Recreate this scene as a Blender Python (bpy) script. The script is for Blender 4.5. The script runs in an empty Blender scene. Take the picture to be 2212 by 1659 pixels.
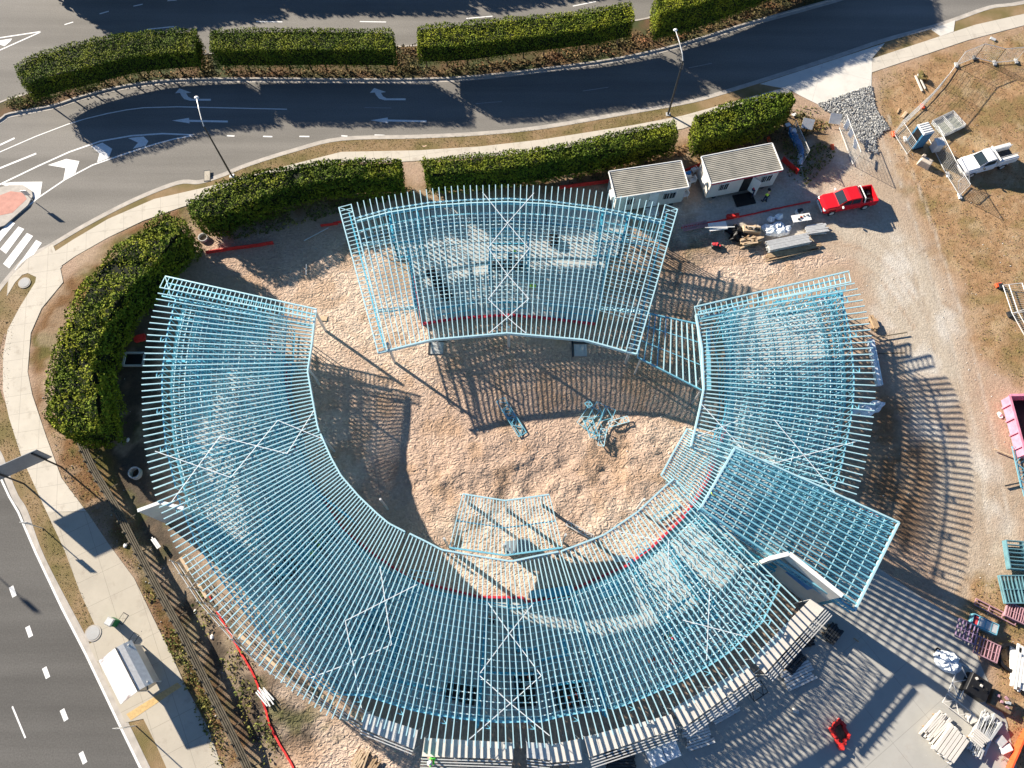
import bpy, bmesh, math, random
import numpy as np
from mathutils import Vector, Matrix, noise
from mathutils.geometry import tessellate_polygon
random.seed(7); rng = np.random.default_rng(7)
SC = bpy.context.scene; COL = SC.collection
R = math.radians
# ------------------------------------------------------------------ camera
F, NADY, H = 1620.0, 1450.0, 60.0
TH = math.atan((NADY - 829.5) / F)
cam = bpy.data.cameras.new("camera"); camo = bpy.data.objects.new("camera", cam); COL.objects.link(camo)
cam.sensor_width = 36; cam.lens = 36 * F / 2212; cam.clip_end = 2000; cam.clip_start = 1
camo.location = (0, 0, H); camo.rotation_euler = (TH, 0, 0); SC.camera = camo
# ------------------------------------------------------------------ light
SUN_EL, SHADOW_AZ = 23.5, -36.0          # shadows fall towards this azimuth (degrees from +X)
wld = bpy.data.worlds.new("World"); SC.world = wld; wld.use_nodes = True
nt = wld.node_tree; bg = nt.nodes["Background"]
sky = nt.nodes.new("ShaderNodeTexSky"); sky.sky_type = 'NISHITA'; sky.sun_disc = False
sky.sun_elevation = R(SUN_EL); sky.air_density = 0.75; sky.dust_density = 0.0; sky.ozone_density = 4.0
sun_dir = Vector((-math.cos(R(SHADOW_AZ)), -math.sin(R(SHADOW_AZ)), math.tan(R(SUN_EL)))).normalized()
sky.sun_rotation = math.atan2(sun_dir.x, sun_dir.y)
nt.links.new(sky.outputs[0], bg.inputs[0]); bg.inputs[1].default_value = 0.056
sl = bpy.data.lights.new("sun", 'SUN'); sl.energy = 5.0; sl.angle = R(0.8); sl.color = (1.0, 0.90, 0.76)
so = bpy.data.objects.new("sun", sl); COL.objects.link(so); so.rotation_euler = (-sun_dir).to_track_quat('-Z', 'Y').to_euler()
SC.view_settings.view_transform = 'Standard'; SC.view_settings.look = 'None'
SC.view_settings.exposure = 1.45; SC.view_settings.gamma = 1.0

# ------------------------------------------------------------------ picture point + height -> world point
CT, ST = math.cos(TH), math.sin(TH)
def W(p, z=0.0):
    u = (p[0] - 1106) / F; v = (p[1] - 829.5) / F
    d = Vector((u, ST - v * CT, -CT - v * ST)); t = (H - z) / (-d.z)
    return Vector((0, 0, H)) + d * t
def q(i, j, *c):                      # tile coordinates -> picture points
    c = [(i * 737.33 + c[k] / 3.0, j * 553.0 + c[k + 1] / 3.0) for k in range(0, len(c), 2)]
    return c if len(c) > 1 else c[0]
def zz(x0, y0, s, *c):
    c = [(x0 + c[k] * s, y0 + c[k + 1] * s) for k in range(0, len(c), 2)]
    return c if len(c) > 1 else c[0]
def A3(*c): return zz(714.3, 391.7, .35417, *c)
def A1(*c): return zz(1382.5, 864.0, .2604, *c)
def A2(*c): return zz(921.7, 1025.4, .2604, *c)
def A4(*c): return zz(1843.3, 1267.3, .23617, *c)
def A5(*c): return zz(1267.3, 1324.9, .2604, *c)
def Ws(ps, z=0.0): return [W(p, z) for p in ps]

# ------------------------------------------------------------------ materials
def rgb(r, g, b): return (r, g, b, 1)
def mat(name, col, rough=.7, metal=0., var=.15, scale=3., bump=0., bscale=20., col2=None, spec=.3, detail=4, island=0., attr=None):
    m = bpy.data.materials.new(name); m.use_nodes = True; n = m.node_tree.nodes; l = m.node_tree.links
    b = n["Principled BSDF"]; b.inputs["Roughness"].default_value = rough; b.inputs["Metallic"].default_value = metal
    b.inputs["Specular IOR Level"].default_value = spec
    tc = n.new("ShaderNodeTexCoord")
    nz = n.new("ShaderNodeTexNoise"); nz.inputs["Scale"].default_value = scale; nz.inputs["Detail"].default_value = detail
    nz.inputs["Roughness"].default_value = .65
    l.new(tc.outputs["Object"], nz.inputs["Vector"])
    mr = n.new("ShaderNodeMapRange"); mr.inputs[1].default_value = .3; mr.inputs[2].default_value = .7
    l.new(nz.outputs[0], mr.inputs[0])
    mx = n.new("ShaderNodeMix"); mx.data_type = 'RGBA'
    c2 = col2 or tuple(c * (1 - var) for c in col)
    c1 = col if col2 else tuple(min(1, c * (1 + var)) for c in col)
    mx.inputs[6].default_value = rgb(*c1); mx.inputs[7].default_value = rgb(*c2)
    l.new(mr.outputs[0], mx.inputs[0])
    out = mx.outputs[2]
    if island:
        g = n.new("ShaderNodeNewGeometry"); hs = n.new("ShaderNodeHueSaturation"); r1 = n.new("ShaderNodeMapRange")
        r1.inputs[3].default_value = 1 - island; r1.inputs[4].default_value = 1 + island
        l.new(g.outputs["Random Per Island"], r1.inputs[0]); l.new(r1.outputs[0], hs.inputs["Value"]); l.new(out, hs.inputs["Color"])
        out = hs.outputs[0]
    l.new(out, b.inputs["Base Color"])
    if bump:
        nb = n.new("ShaderNodeTexNoise"); nb.inputs["Scale"].default_value = bscale; nb.inputs["Detail"].default_value = 5
        l.new(tc.outputs["Object"], nb.inputs["Vector"])
        bp = n.new("ShaderNodeBump"); bp.inputs["Strength"].default_value = 1; bp.inputs["Distance"].default_value = bump
        l.new(nb.outputs[0], bp.inputs["Height"]); l.new(bp.outputs[0], b.inputs["Normal"])
    return m
M = {}
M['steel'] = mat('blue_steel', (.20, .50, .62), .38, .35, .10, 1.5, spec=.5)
M['steel_lit'] = mat('lit_steel', (.47, .72, .78), .35, .3, .06, 1.5, spec=.5)  # same blue steel, its sunlit paleness put into the colour
M['steel_shade'] = mat('shaded_steel', (.08, .40, .56), .4, .3, .15, 1.5, spec=.5)  # same blue steel as it looks in shade, painted in as deeper blue
M['boardgrey'] = mat('board_grey', (.22, .24, .26), .5, .2, .1, 2)
M['teal'] = mat('teal_frame', (.16, .33, .38), .45, .3, .2, 2)
M['galv'] = mat('galvanised', (.62, .62, .60), .45, .4, .12, 4)
M['batten'] = mat('batten_steel', (.66, .80, .84), .5, .05, .06, 2)
M['strap'] = mat('strap_steel', (.80, .85, .86), .35, .3, .05, 3)
M['concrete'] = mat('slab_concrete', (.39, .39, .38), .85, 0, .10, .35, .004, 30, detail=8)
M['redmem'] = mat('red_membrane', (.48, .03, .05), .5, 0, .25, 2)
M['asphalt'] = None
M['white'] = mat('white_paint', (.68, .68, .66), .5, 0, .12, 1.5, detail=8)
M['offwhite'] = mat('panel_white', (.56, .53, .48), .6, 0, .08, 1)
M['line'] = mat('road_paint', (.74, .74, .72), .7, 0, .12, 6)
M['kerb'] = mat('kerb_concrete', (.40, .37, .33), .85, 0, .18, 1.2, .003, 30)
M['black'] = mat('black_plastic', (.012, .012, .013), .5, 0, .3, 5)
M['dark'] = mat('dark_steel', (.04, .045, .05), .5, .3, .2, 4)
M['rubber'] = mat('rubber', (.02, .02, .02), .8, 0, .2, 5)
M['glass'] = mat('dark_glass', (.02, .03, .035), .08, 0, .1, 2, spec=.8)
M['timber'] = mat('timber', (.36, .25, .15), .8, 0, .3, 3)
M['oldtimber'] = mat('weathered_timber', (.10, .085, .06), .85, 0, .35, 2.5, .004, 30)
M['ply'] = mat('plywood', (.50, .37, .24), .75, 0, .15, 3)
M['orange'] = mat('orange_plastic', (.75, .10, .03), .5, 0, .15, 4)
M['redmesh'] = mat('red_mesh', (.62, .035, .03), .6, 0, .2, 3)
M['pink'] = mat('pink_paint', (.62, .24, .33), .5, 0, .25, 1.5)
M['pinksteel'] = mat('pink_steel', (.40, .23, .26), .5, .1, .15, 2)
M['purple'] = mat('purple_steel', (.25, .18, .28), .5, .1, .2, 2)
M['green'] = mat('green_plastic', (.02, .16, .06), .5, 0, .1, 3)
M['hiviz'] = mat('hi_viz', (.55, .85, .06), .7, 0, .06, 5)
M['navy'] = mat('navy_cloth', (.02, .03, .07), .9, 0, .2, 5)
M['redcloth'] = mat('red_cloth', (.55, .05, .06), .9, 0, .2, 5)
M['skin'] = mat('skin', (.50, .28, .19), .6, 0, .05, 5)
M['blueplastic'] = mat('blue_plastic', (.03, .20, .48), .4, 0, .08, 2)
M['tarp'] = mat('white_tarp', (.72, .76, .80), .5, 0, .12, 2.5, .06, 3)
M['rock'] = mat('grey_rock', (.37, .37, .355), .9, 0, .2, 3, island=.35)
M['beige'] = mat('beige_block', (.50, .43, .35), .85, 0, .15, 3, .01, 12)
M['dirtbox'] = mat('rubbish_brown', (.18, .12, .07), .9, 0, .4, 4, .02, 9)

def asphalt(name, c, rot=0.):
    m = mat(name, c, .88, 0, .1, .08, .004, 40, detail=6)
    n = m.node_tree.nodes; l = m.node_tree.links; b = n["Principled BSDF"]
    # long soft wear bands and fine aggregate
    tc = n.new("ShaderNodeTexCoord"); fn = n.new("ShaderNodeTexNoise"); fn.inputs["Scale"].default_value = 9; fn.inputs["Detail"].default_value = 8
    l.new(tc.outputs["Object"], fn.inputs["Vector"])
    r = n.new("ShaderNodeMapRange"); r.inputs[1].default_value = .25; r.inputs[2].default_value = .75; r.inputs[3].default_value = .80; r.inputs[4].default_value = 1.2
    l.new(fn.outputs[0], r.inputs[0]); hs = n.new("ShaderNodeHueSaturation"); l.new(r.outputs[0], hs.inputs["Value"])
    src = b.inputs["Base Color"].links[0].from_socket
    mp = n.new("ShaderNodeMapping"); mp.inputs["Rotation"].default_value[2] = rot; mp.inputs["Scale"].default_value = (.03, .55, 1); l.new(tc.outputs["Object"], mp.inputs[0])
    bn = n.new("ShaderNodeTexNoise"); bn.inputs["Scale"].default_value = 1; bn.inputs["Detail"].default_value = 4; l.new(mp.outputs[0], bn.inputs["Vector"])
    r3 = n.new("ShaderNodeMapRange"); r3.inputs[1].default_value = .35; r3.inputs[2].default_value = .65; r3.inputs[3].default_value = .84; r3.inputs[4].default_value = 1.12; l.new(bn.outputs[0], r3.inputs[0])
    vo = n.new("ShaderNodeTexVoronoi"); vo.feature = 'DISTANCE_TO_EDGE'; vo.inputs["Scale"].default_value = .16; nd = n.new("ShaderNodeMix"); nd.data_type = 'VECTOR'; nd.inputs[0].default_value = .12
    l.new(tc.outputs["Object"], nd.inputs[4]); l.new(fn.outputs["Color"], nd.inputs[5]); l.new(nd.outputs[1], vo.inputs["Vector"])
    r4 = n.new("ShaderNodeMapRange"); r4.inputs[1].default_value = .0; r4.inputs[2].default_value = .012; r4.inputs[3].default_value = 1.0; r4.inputs[4].default_value = 1; l.new(vo.outputs["Distance"], r4.inputs[0])
    m1 = n.new("ShaderNodeMath"); m1.operation = 'MULTIPLY'; l.new(r.outputs[0], m1.inputs[0]); l.new(r3.outputs[0], m1.inputs[1])
    m2 = n.new("ShaderNodeMath"); m2.operation = 'MULTIPLY'; l.new(m1.outputs[0], m2.inputs[0]); l.new(r4.outputs[0], m2.inputs[1]); l.new(m2.outputs[0], hs.inputs["Value"])
    l.new(src, hs.inputs["Color"]); l.new(hs.outputs[0], b.inputs["Base Color"])
    return m
M['asphalt'] = asphalt('asphalt_grey', (.182, .172, .155))
M['asphalt2'] = asphalt('asphalt_dark', (.105, .101, .094), R(62))

def paving(name, col, sx, ang=0., dirt=(.30, .26, .21)):
    m = mat(name, col, .85, 0, .08, .5, .003, 25, detail=7)
    n = m.node_tree.nodes; l = m.node_tree.links; b = n["Principled BSDF"]
    tc = n.new("ShaderNodeTexCoord"); mp = n.new("ShaderNodeMapping"); mp.inputs["Rotation"].default_value[2] = ang
    l.new(tc.outputs["Object"], mp.inputs[0])
    br = n.new("ShaderNodeTexBrick"); br.inputs["Scale"].default_value = 1; br.offset = 0
    br.inputs["Brick Width"].default_value = sx; br.inputs["Row Height"].default_value = sx
    br.inputs["Mortar Size"].default_value = .02; br.inputs["Mortar Smooth"].default_value = .4
    l.new(mp.outputs[0], br.inputs[0])
    n2 = n.new("ShaderNodeTexNoise"); n2.inputs["Scale"].default_value = .9; n2.inputs["Detail"].default_value = 9; n2.inputs["Roughness"].default_value = .7
    l.new(tc.outputs["Object"], n2.inputs["Vector"])
    r = n.new("ShaderNodeMapRange"); r.inputs[1].default_value = .55; r.inputs[2].default_value = .8; l.new(n2.outputs[0], r.inputs[0])
    mx = n.new("ShaderNodeMix"); mx.data_type = 'RGBA'; l.new(r.outputs[0], mx.inputs[0])
    l.new(b.inputs["Base Color"].links[0].from_socket, mx.inputs[6]); mx.inputs[7].default_value = rgb(*dirt)
    m2 = n.new("ShaderNodeMix"); m2.data_type = 'RGBA'; l.new(mx.outputs[2], m2.inputs[6]); m2.inputs[7].default_value = rgb(*(c * .45 for c in col))
    ml = n.new("ShaderNodeMath"); ml.operation = 'MULTIPLY'; ml.inputs[1].default_value = .55; l.new(br.outputs["Fac"], ml.inputs[0])
    l.new(ml.outputs[0], m2.inputs[0]); l.new(m2.outputs[2], b.inputs["Base Color"])
    return m
M['path'] = paving('path_concrete', (.50, .46, .39), 1.7, R(-10))
M['path2'] = paving('path_concrete_slabs', (.42, .38, .31), 2.1, R(-27))
M['apron'] = paving('apron_concrete', (.58, .56, .51), 5.0, R(20), (.46, .43, .38))
M['yard'] = paving('yard_concrete', (.36, .35, .32), 3.3, R(-35), (.33, .30, .26))
M['redpave'] = mat('red_paving', (.48, .24, .19), .85, 0, .15, 2)

def grass_mat(name, a, b_, c):
    m = mat(name, a, .95, 0, .2, 1.3, .03, 14, col2=b_, detail=8)
    n = m.node_tree.nodes; l = m.node_tree.links; b = n["Principled BSDF"]
    tc = n.new("ShaderNodeTexCoord"); n2 = n.new("ShaderNodeTexNoise"); n2.inputs["Scale"].default_value = .35; n2.inputs["Detail"].default_value = 6
    l.new(tc.outputs["Object"], n2.inputs["Vector"]); r = n.new("ShaderNodeMapRange"); r.inputs[1].default_value = .42; r.inputs[2].default_value = .62
    l.new(n2.outputs[0], r.inputs[0]); mx = n.new("ShaderNodeMix"); mx.data_type = 'RGBA'; l.new(r.outputs[0], mx.inputs[0])
    l.new(b.inputs["Base Color"].links[0].from_socket, mx.inputs[6]); mx.inputs[7].default_value = rgb(*c); l.new(mx.outputs[2], b.inputs["Base Color"])
    return m
M['verge'] = grass_mat('dry_verge', (.22, .145, .07), (.28, .20, .115), (.15, .12, .045))
M['cover'] = grass_mat('ground_cover_soil', (.10, .06, .03), (.13, .08, .04), (.05, .06, .02))
def leaf(name, c, isl=.5, tint=(.22, .26, .03)):
    m = bpy.data.materials.new(name); m.use_nodes = True; n = m.node_tree.nodes; l = m.node_tree.links; b = n["Principled BSDF"]
    b.inputs["Roughness"].default_value = .8; b.inputs["Specular IOR Level"].default_value = .12
    g = n.new("ShaderNodeNewGeometry"); r = n.new("ShaderNodeMapRange"); r.inputs[3].default_value = 1 - isl; r.inputs[4].default_value = 1 + isl
    l.new(g.outputs["Random Per Island"], r.inputs[0])
    tc = n.new("ShaderNodeTexCoord"); nz = n.new("ShaderNodeTexNoise"); nz.inputs["Scale"].default_value = .45; nz.inputs["Detail"].default_value = 3
    l.new(tc.outputs["Object"], nz.inputs["Vector"]); r2 = n.new("ShaderNodeMapRange"); r2.inputs[1].default_value = .4; r2.inputs[2].default_value = .68
    l.new(nz.outputs[0], r2.inputs[0]); mx = n.new("ShaderNodeMix"); mx.data_type = 'RGBA'; l.new(r2.outputs[0], mx.inputs[0])
    mx.inputs[6].default_value = rgb(*c); mx.inputs[7].default_value = rgb(*tint)
    hs = n.new("ShaderNodeHueSaturation"); l.new(r.outputs[0], hs.inputs["Value"]); l.new(mx.outputs[2], hs.inputs["Color"]); l.new(hs.outputs[0], b.inputs["Base Color"])
    return m
M['leaf'] = leaf('hedge_leaf', (.075, .115, .010), .45, (.185, .205, .016))
M['leaf2'] = leaf('lime_leaf', (.10, .14, .012), .45, (.23, .245, .018))
M['leafcover'] = leaf('cover_leaf', (.10, .09, .035), .6, (.20, .10, .05))
M['weed'] = leaf('weed_leaf', (.10, .12, .03), .5, (.20, .17, .05))
M['tuft'] = leaf('tuft_leaf', (.17, .13, .05), .5, (.13, .14, .035))
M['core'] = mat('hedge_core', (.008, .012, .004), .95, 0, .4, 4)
M['bark'] = mat('bark', (.09, .065, .045), .9, 0, .3, 8)

# ------------------------------------------------------------------ mesh builder
Z = Vector((0, 0, 1))
class MB:
    def __init__(s): s.v = []; s.f = []
    def add(s, vs, fs):
        b = len(s.v); s.v.extend([tuple(v) for v in vs]); s.f.extend([tuple(b + i for i in f) for f in fs]); return s
    def beam(s, p, r, w=.05, h=.05, up=Z):
        p = Vector(p); r = Vector(r); d = r - p
        if d.length < 1e-5: return s
        d.normalize(); a = d.cross(up)
        if a.length < 1e-3: a = d.cross(Vector((1, 0, 0)))
        a.normalize(); c = a.cross(d).normalized(); a = a * (w / 2); c = c * (h / 2)
        return s.add([p - a - c, p + a - c, p + a + c, p - a + c, r - a - c, r + a - c, r + a + c, r - a + c],
                     [(3, 2, 1, 0), (4, 5, 6, 7), (0, 1, 5, 4), (1, 2, 6, 5), (2, 3, 7, 6), (3, 0, 4, 7)])
    def chain(s, pts, w=.05, h=.05):
        for a, b in zip(pts, pts[1:]): s.beam(a, b, w, h)
        return s
    def box(s, c, sx, sy, sz, rz=0.0, taper=1.0):
        """box standing on c"""
        c = Vector(c); ca, sa = math.cos(rz), math.sin(rz); vs = []
        for k, zt in enumerate((0, sz)):
            t = taper if k else 1
            for x, y in ((-1, -1), (1, -1), (1, 1), (-1, 1)):
                X, Y = x * sx / 2 * t, y * sy / 2 * t
                vs.append((c.x + X * ca - Y * sa, c.y + X * sa + Y * ca, c.z + zt))
        return s.add(vs, [(3, 2, 1, 0), (4, 5, 6, 7), (0, 1, 5, 4), (1, 2, 6, 5), (2, 3, 7, 6), (3, 0, 4, 7)])
    def tube(s, p, r, rad, n=8, rad2=None):
        p = Vector(p); r = Vector(r); d = (r - p); 
        if d.length < 1e-5: return s
        d.normalize(); a = d.cross(Z)
        if a.length < 1e-3: a = d.cross(Vector((1, 0, 0)))
        a.normalize(); c = d.cross(a); rad2 = rad if rad2 is None else rad2
        vs = [p + (a * math.cos(t) + c * math.sin(t)) * rad for t in [2 * math.pi * k / n for k in range(n)]]
        vs += [r + (a * math.cos(t) + c * math.sin(t)) * rad2 for t in [2 * math.pi * k / n for k in range(n)]]
        fs = [(k, (k + 1) % n, n + (k + 1) % n, n + k) for k in range(n)] + [tuple(range(n))[::-1], tuple(range(n, 2 * n))]
        return s.add(vs, fs)
    def path(s, pts, rad, n=6):
        for a, b in zip(pts, pts[1:]): s.tube(a, b, rad, n)
        return s
    def prism(s, poly, z0, z1):
        """poly: xy points; vertical extrusion"""
        P = [Vector((p[0], p[1], 0)) for p in poly]
        ar = sum(P[i].x * P[(i + 1) % len(P)].y - P[(i + 1) % len(P)].x * P[i].y for i in range(len(P)))
        if ar < 0: P.reverse()
        n = len(P); tris = tessellate_polygon([P])
        vs = [(p.x, p.y, z0) for p in P] + [(p.x, p.y, z1) for p in P]; fs = []
        for t in tris:
            a, b, c = t
            cr = (P[b] - P[a]).cross(P[c] - P[a]).z
            if cr < 0: a, b, c = a, c, b
            fs.append((a + n, b + n, c + n)); fs.append((c, b, a))
        fs += [(i, (i + 1) % n, n + (i + 1) % n, n + i) for i in range(n)]
        return s.add(vs, fs)
    def sheet(s, poly, z):
        P = [Vector((p[0], p[1], 0)) for p in poly]; tris = tessellate_polygon([P]); fs = []
        for a, b, c in tris:
            if (P[b] - P[a]).cross(P[c] - P[a]).z < 0: a, b, c = a, c, b
            fs.append((a, b, c))
        return s.add([(p.x, p.y, z) for p in P], fs)
    def ribbon(s, pts, w, z0, z1, off=0.0):
        """closed-section strip along xy polyline, shifted sideways by off (left positive)"""
        pts = [Vector((p[0], p[1], 0)) for p in pts]; n = len(pts); L = []; Rr = []
        for i in range(n):
            d = (pts[min(i + 1, n - 1)] - pts[max(i - 1, 0)]); d.z = 0; d.normalize(); nn = Vector((-d.y, d.x, 0))
            L.append(pts[i] + nn * (off + w / 2)); Rr.append(pts[i] + nn * (off - w / 2))
        vs = []
        for a, b in zip(L, Rr): vs += [(a.x, a.y, z0), (a.x, a.y, z1), (b.x, b.y, z1), (b.x, b.y, z0)]
        fs = []
        for i in range(n - 1):
            o = 4 * i
            for k in range(4): fs.append((o + k, o + 4 + k, o + 4 + (k + 1) % 4, o + (k + 1) % 4))
        fs.append((0, 1, 2, 3)); fs.append((4 * n - 1, 4 * n - 2, 4 * n - 3, 4 * n - 4))
        return s.add(vs, fs)
    def sphere(s, c, r, sx=1, sy=1, sz=1, n=8, half=False):
        c = Vector(c); vs = []; fs = []; m = n // 2
        for i in range(m + 1):
            ph = (math.pi / 2 if half else math.pi) * i / m
            for k in range(n):
                t = 2 * math.pi * k / n
                vs.append((c.x + r * sx * math.sin(ph) * math.cos(t), c.y + r * sy * math.sin(ph) * math.sin(t), c.z + r * sz * math.cos(ph)))
        for i in range(m):
            for k in range(n): fs.append((i * n + k, (i + 1) * n + k, (i + 1) * n + (k + 1) % n, i * n + (k + 1) % n))
        return s.add(vs, fs)
    def loft(s, rings, cap=True):
        n = len(rings[0]); b = len(s.v)
        for r in rings: s.v.extend([tuple(v) for v in r])
        for i in range(len(rings) - 1):
            for k in range(n): s.f.append((b + i * n + k, b + i * n + (k + 1) % n, b + (i + 1) * n + (k + 1) % n, b + (i + 1) * n + k))
        if cap: s.f.append(tuple(b + k for k in range(n))[::-1]); s.f.append(tuple(b + (len(rings) - 1) * n + k for k in range(n)))
        return s
    def build(s, name, m, parent=None, smooth=False, bevel=0):
        me = bpy.data.meshes.new(name); me.from_pydata(s.v, [], s.f); me.materials.append(m)
        o = bpy.data.objects.new(name, me); COL.objects.link(o)
        bm = bmesh.new(); bm.from_mesh(me)
        bmesh.ops.recalc_face_normals(bm, faces=bm.faces)
        if bevel: bmesh.ops.bevel(bm, geom=bm.edges[:], offset=bevel, segments=1, affect='EDGES', clamp_overlap=True)
        bm.to_mesh(me); bm.free()
        if smooth: me.polygons.foreach_set('use_smooth', [True] * len(me.polygons))
        if parent:
            o.parent = parent; o.matrix_parent_inverse = parent.matrix_basis.inverted() if getattr(parent, 'type', '') else Matrix()
        return o
def tag(o, label=None, cat=None, group=None, kind=None):
    if label: o['label'] = label
    if cat: o['category'] = cat
    if group: o['group'] = group
    if kind: o['kind'] = kind
    return o
def thing(name, label, cat, loc=(0, 0, 0), group=None, rz=0.0):
    o = bpy.data.objects.new(name, None); COL.objects.link(o); o.location = loc; o.rotation_euler = (0, 0, rz); o.empty_display_size = .3
    return tag(o, label, cat, group)
def child(mb, name, m, par, **k):       # mesh given in the parent's local space
    o = mb.build(name, m, None, **k); o.parent = par; return o
def bt(mb, name, m, label, cat, group=None, **k): return tag(mb.build(name, m, None, **k), label, cat, group)
def copy_thing(src, loc, rz, label, group=None, mats=None):
    r = src.copy(); COL.objects.link(r); r.location = loc; r.rotation_euler = (0, 0, rz); r['label'] = label
    if group: r['group'] = group
    for ch in list(src.children):
        c = ch.copy(); COL.objects.link(c); c.parent = r
        for g in list(ch.children):
            d = g.copy(); COL.objects.link(d); d.parent = c
    return r
def ang(a, b): d = b - a; return math.atan2(d.y, d.x)
def lerp(a, b, t): return a + (b - a) * t
def resample(pts, n):
    L = [0]
    for a, b in zip(pts, pts[1:]): L.append(L[-1] + (b - a).length)
    out = []
    for i in range(n):
        s = L[-1] * i / (n - 1) if n > 1 else 0; k = 0
        while k < len(pts) - 2 and L[k + 1] < s: k += 1
        out.append(lerp(pts[k], pts[k + 1], (s - L[k]) / max(1e-6, L[k + 1] - L[k])))
    return out
def smooth_line(pts, n):
    """Catmull-Rom through points"""
    P = [pts[0]] + list(pts) + [pts[-1]]; out = []
    for i in range(1, len(P) - 2):
        for k in range(n):
            t = k / n; p0, p1, p2, p3 = P[i - 1], P[i], P[i + 1], P[i + 2]
            out.append(.5 * ((2 * p1) + (p2 - p0) * t + (2 * p0 - 5 * p1 + 4 * p2 - p3) * t * t + (3 * p1 - p0 - 3 * p2 + p3) * t ** 3))
    out.append(P[-2].copy()); return out

def offset_line(pts, d):
    out = []; n_ = len(pts)
    for i in range(n_):
        t = (pts[min(i + 1, n_ - 1)] - pts[max(i - 1, 0)]); t.z = 0; t.normalize(); out.append(Vector((pts[i].x - t.y * d, pts[i].y + t.x * d, 0)))
    return out
ZR = -0.12
# ------------------------------------------------------------------ ground, roads, land
tag(MB().sheet([(-400, -400), (400, -400), (400, 400), (-400, 400)], -.6).build('distant_ground', M['verge']), kind='structure')
# left road (darker asphalt)
west_road = Ws([(-900, 700), (-330, 800), (0, 966), (38, 1073), (60, 1106), (97, 1206), (190, 1386), (276, 1563), (330, 1670), (420, 1860), (-900, 1900)], ZR)
tag(MB().prism(west_road, -.5, ZR + .004).build('west_road', M['asphalt2']), kind='structure')

kerbA = [(2700, -90), (2400, -35)] + q(2, 0, 2212, 20, 2000, 50, 1770, 130, 1600, 185, 1310, 265, 1000, 370, 600, 500, 210, 620) + \
    [(1475, 224)] + q(1, 0, 1800, 745, 1300, 830, 900, 870, 500, 890, 0, 905) + \
    q(0, 0, 1900, 980, 1600, 1075, 1440, 1140, 1290, 1185, 1150, 1190, 870, 1300, 560, 1460, 340, 1590) + [(57, 560), (20, 600), (-10, 640), (-40, 700), (-62, 780), (-60, 860), (-35, 925), (0, 980)] + \
    q(0, 1, 60, 1440, 110, 1559) + q(0, 2, 170, 0, 280, 300, 560, 840, 820, 1370, 960, 1659) + [(420, 1860)]
KA = Ws(kerbA)
KAs = smooth_line(KA, 5)
site_poly = [Vector((p.x, p.y, 0)) for p in KAs] + [Vector((-20, -60, 0)), Vector((120, -60, 0)), Vector((150, 100, 0))]
def sd_poly(X, Y, poly):
    px = np.array([p[0] for p in poly]); py = np.array([p[1] for p in poly]); n = len(px)
    ins = np.zeros(X.shape, bool); dm = np.full(X.shape, 1e9)
    for i in range(n):
        j = (i + 1) % n; x0, y0, x1, y1 = px[i], py[i], px[j], py[j]
        c = ((y0 > Y) != (y1 > Y)); xx = (x1 - x0) * (Y - y0) / (y1 - y0 + 1e-12) + x0; ins ^= (c & (X < xx))
        dx, dy = x1 - x0, y1 - y0; t = np.clip(((X - x0) * dx + (Y - y0) * dy) / (dx * dx + dy * dy + 1e-12), 0, 1)
        dm = np.minimum(dm, np.hypot(X - x0 - t * dx, Y - y0 - t * dy))
    return np.where(ins, -dm, dm)
# value noise in numpy
_g = rng.random((256, 256))
def vn(X, Y):
    xi = np.floor(X).astype(int); yi = np.floor(Y).astype(int); fx = X - xi; fy = Y - yi; fx = fx * fx * (3 - 2 * fx); fy = fy * fy * (3 - 2 * fy)
    g = lambda a, b: _g[a % 256, b % 256]
    return (g(xi, yi) * (1 - fx) + g(xi + 1, yi) * fx) * (1 - fy) + (g(xi, yi + 1) * (1 - fx) + g(xi + 1, yi + 1) * fx) * fy
def fbm(X, Y, s, o=4):
    a = 0; w = 1; t = 0
    for k in range(o): a = a + vn(X * s + 17 * k, Y * s + 31 * k) * w; t += w; w *= .5; s *= 2.03
    return a / t
gx = np.arange(-48, 62, .28); gy = np.arange(-14, 70, .28)
GX, GY = np.meshgrid(gx, gy)
n1 = fbm(GX, GY, .25) - .5; n2 = fbm(GX + 60, GY, 1.1) - .5; n3 = fbm(GX, GY + 40, 2.2, 3) - .5
def zone(px, soft=.5, wob=3.0):
    poly = [W(p) for p in px]; d = sd_poly(GX, GY, poly) + wob * (n1 * 1.0 + n2 * .5)
    return np.clip(.5 - d / (2 * soft), 0, 1)
court = [(690, 690), (735, 470), (840, 470), (810, 640), (1110, 650), (1400, 640), (1480, 470), (1830, 560), (1700, 600), (1505, 660), (1525, 840), (1580, 900), (1540, 1090), (1420, 1180), (1240, 1290), (1040, 1300), (880, 1260), (740, 1160), (640, 960), (620, 800)]
sandz = zone(court, .8, 1.5)
sandz = np.maximum(sandz, zone([(560, 1480), (800, 1570), (1000, 1640), (1000, 1720), (640, 1720), (600, 1600)], .6, 2))
sandz = np.maximum(sandz, zone([(440, 510), (740, 490), (790, 640), (690, 700), (500, 610), (440, 590)], .8, 2) * .85)
mound = zone([(870, 1000), (980, 960), (1250, 960), (1400, 900), (1500, 960), (1420, 1050), (1250, 1170), (960, 1190), (870, 1100)], 2.0, 2.0)
gravel = zone([(1760, 300), (1870, 300), (1935, 330), (1985, 520), (2060, 640), (2100, 850), (2150, 1000), (2190, 1150), (2240, 1300), (2080, 1330), (2060, 1260), (2000, 1150), (1990, 950), (1900, 690), (1850, 560), (1740, 520), (1480, 500), (1480, 440), (1700, 400)], 1.3, 3.0)
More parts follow.
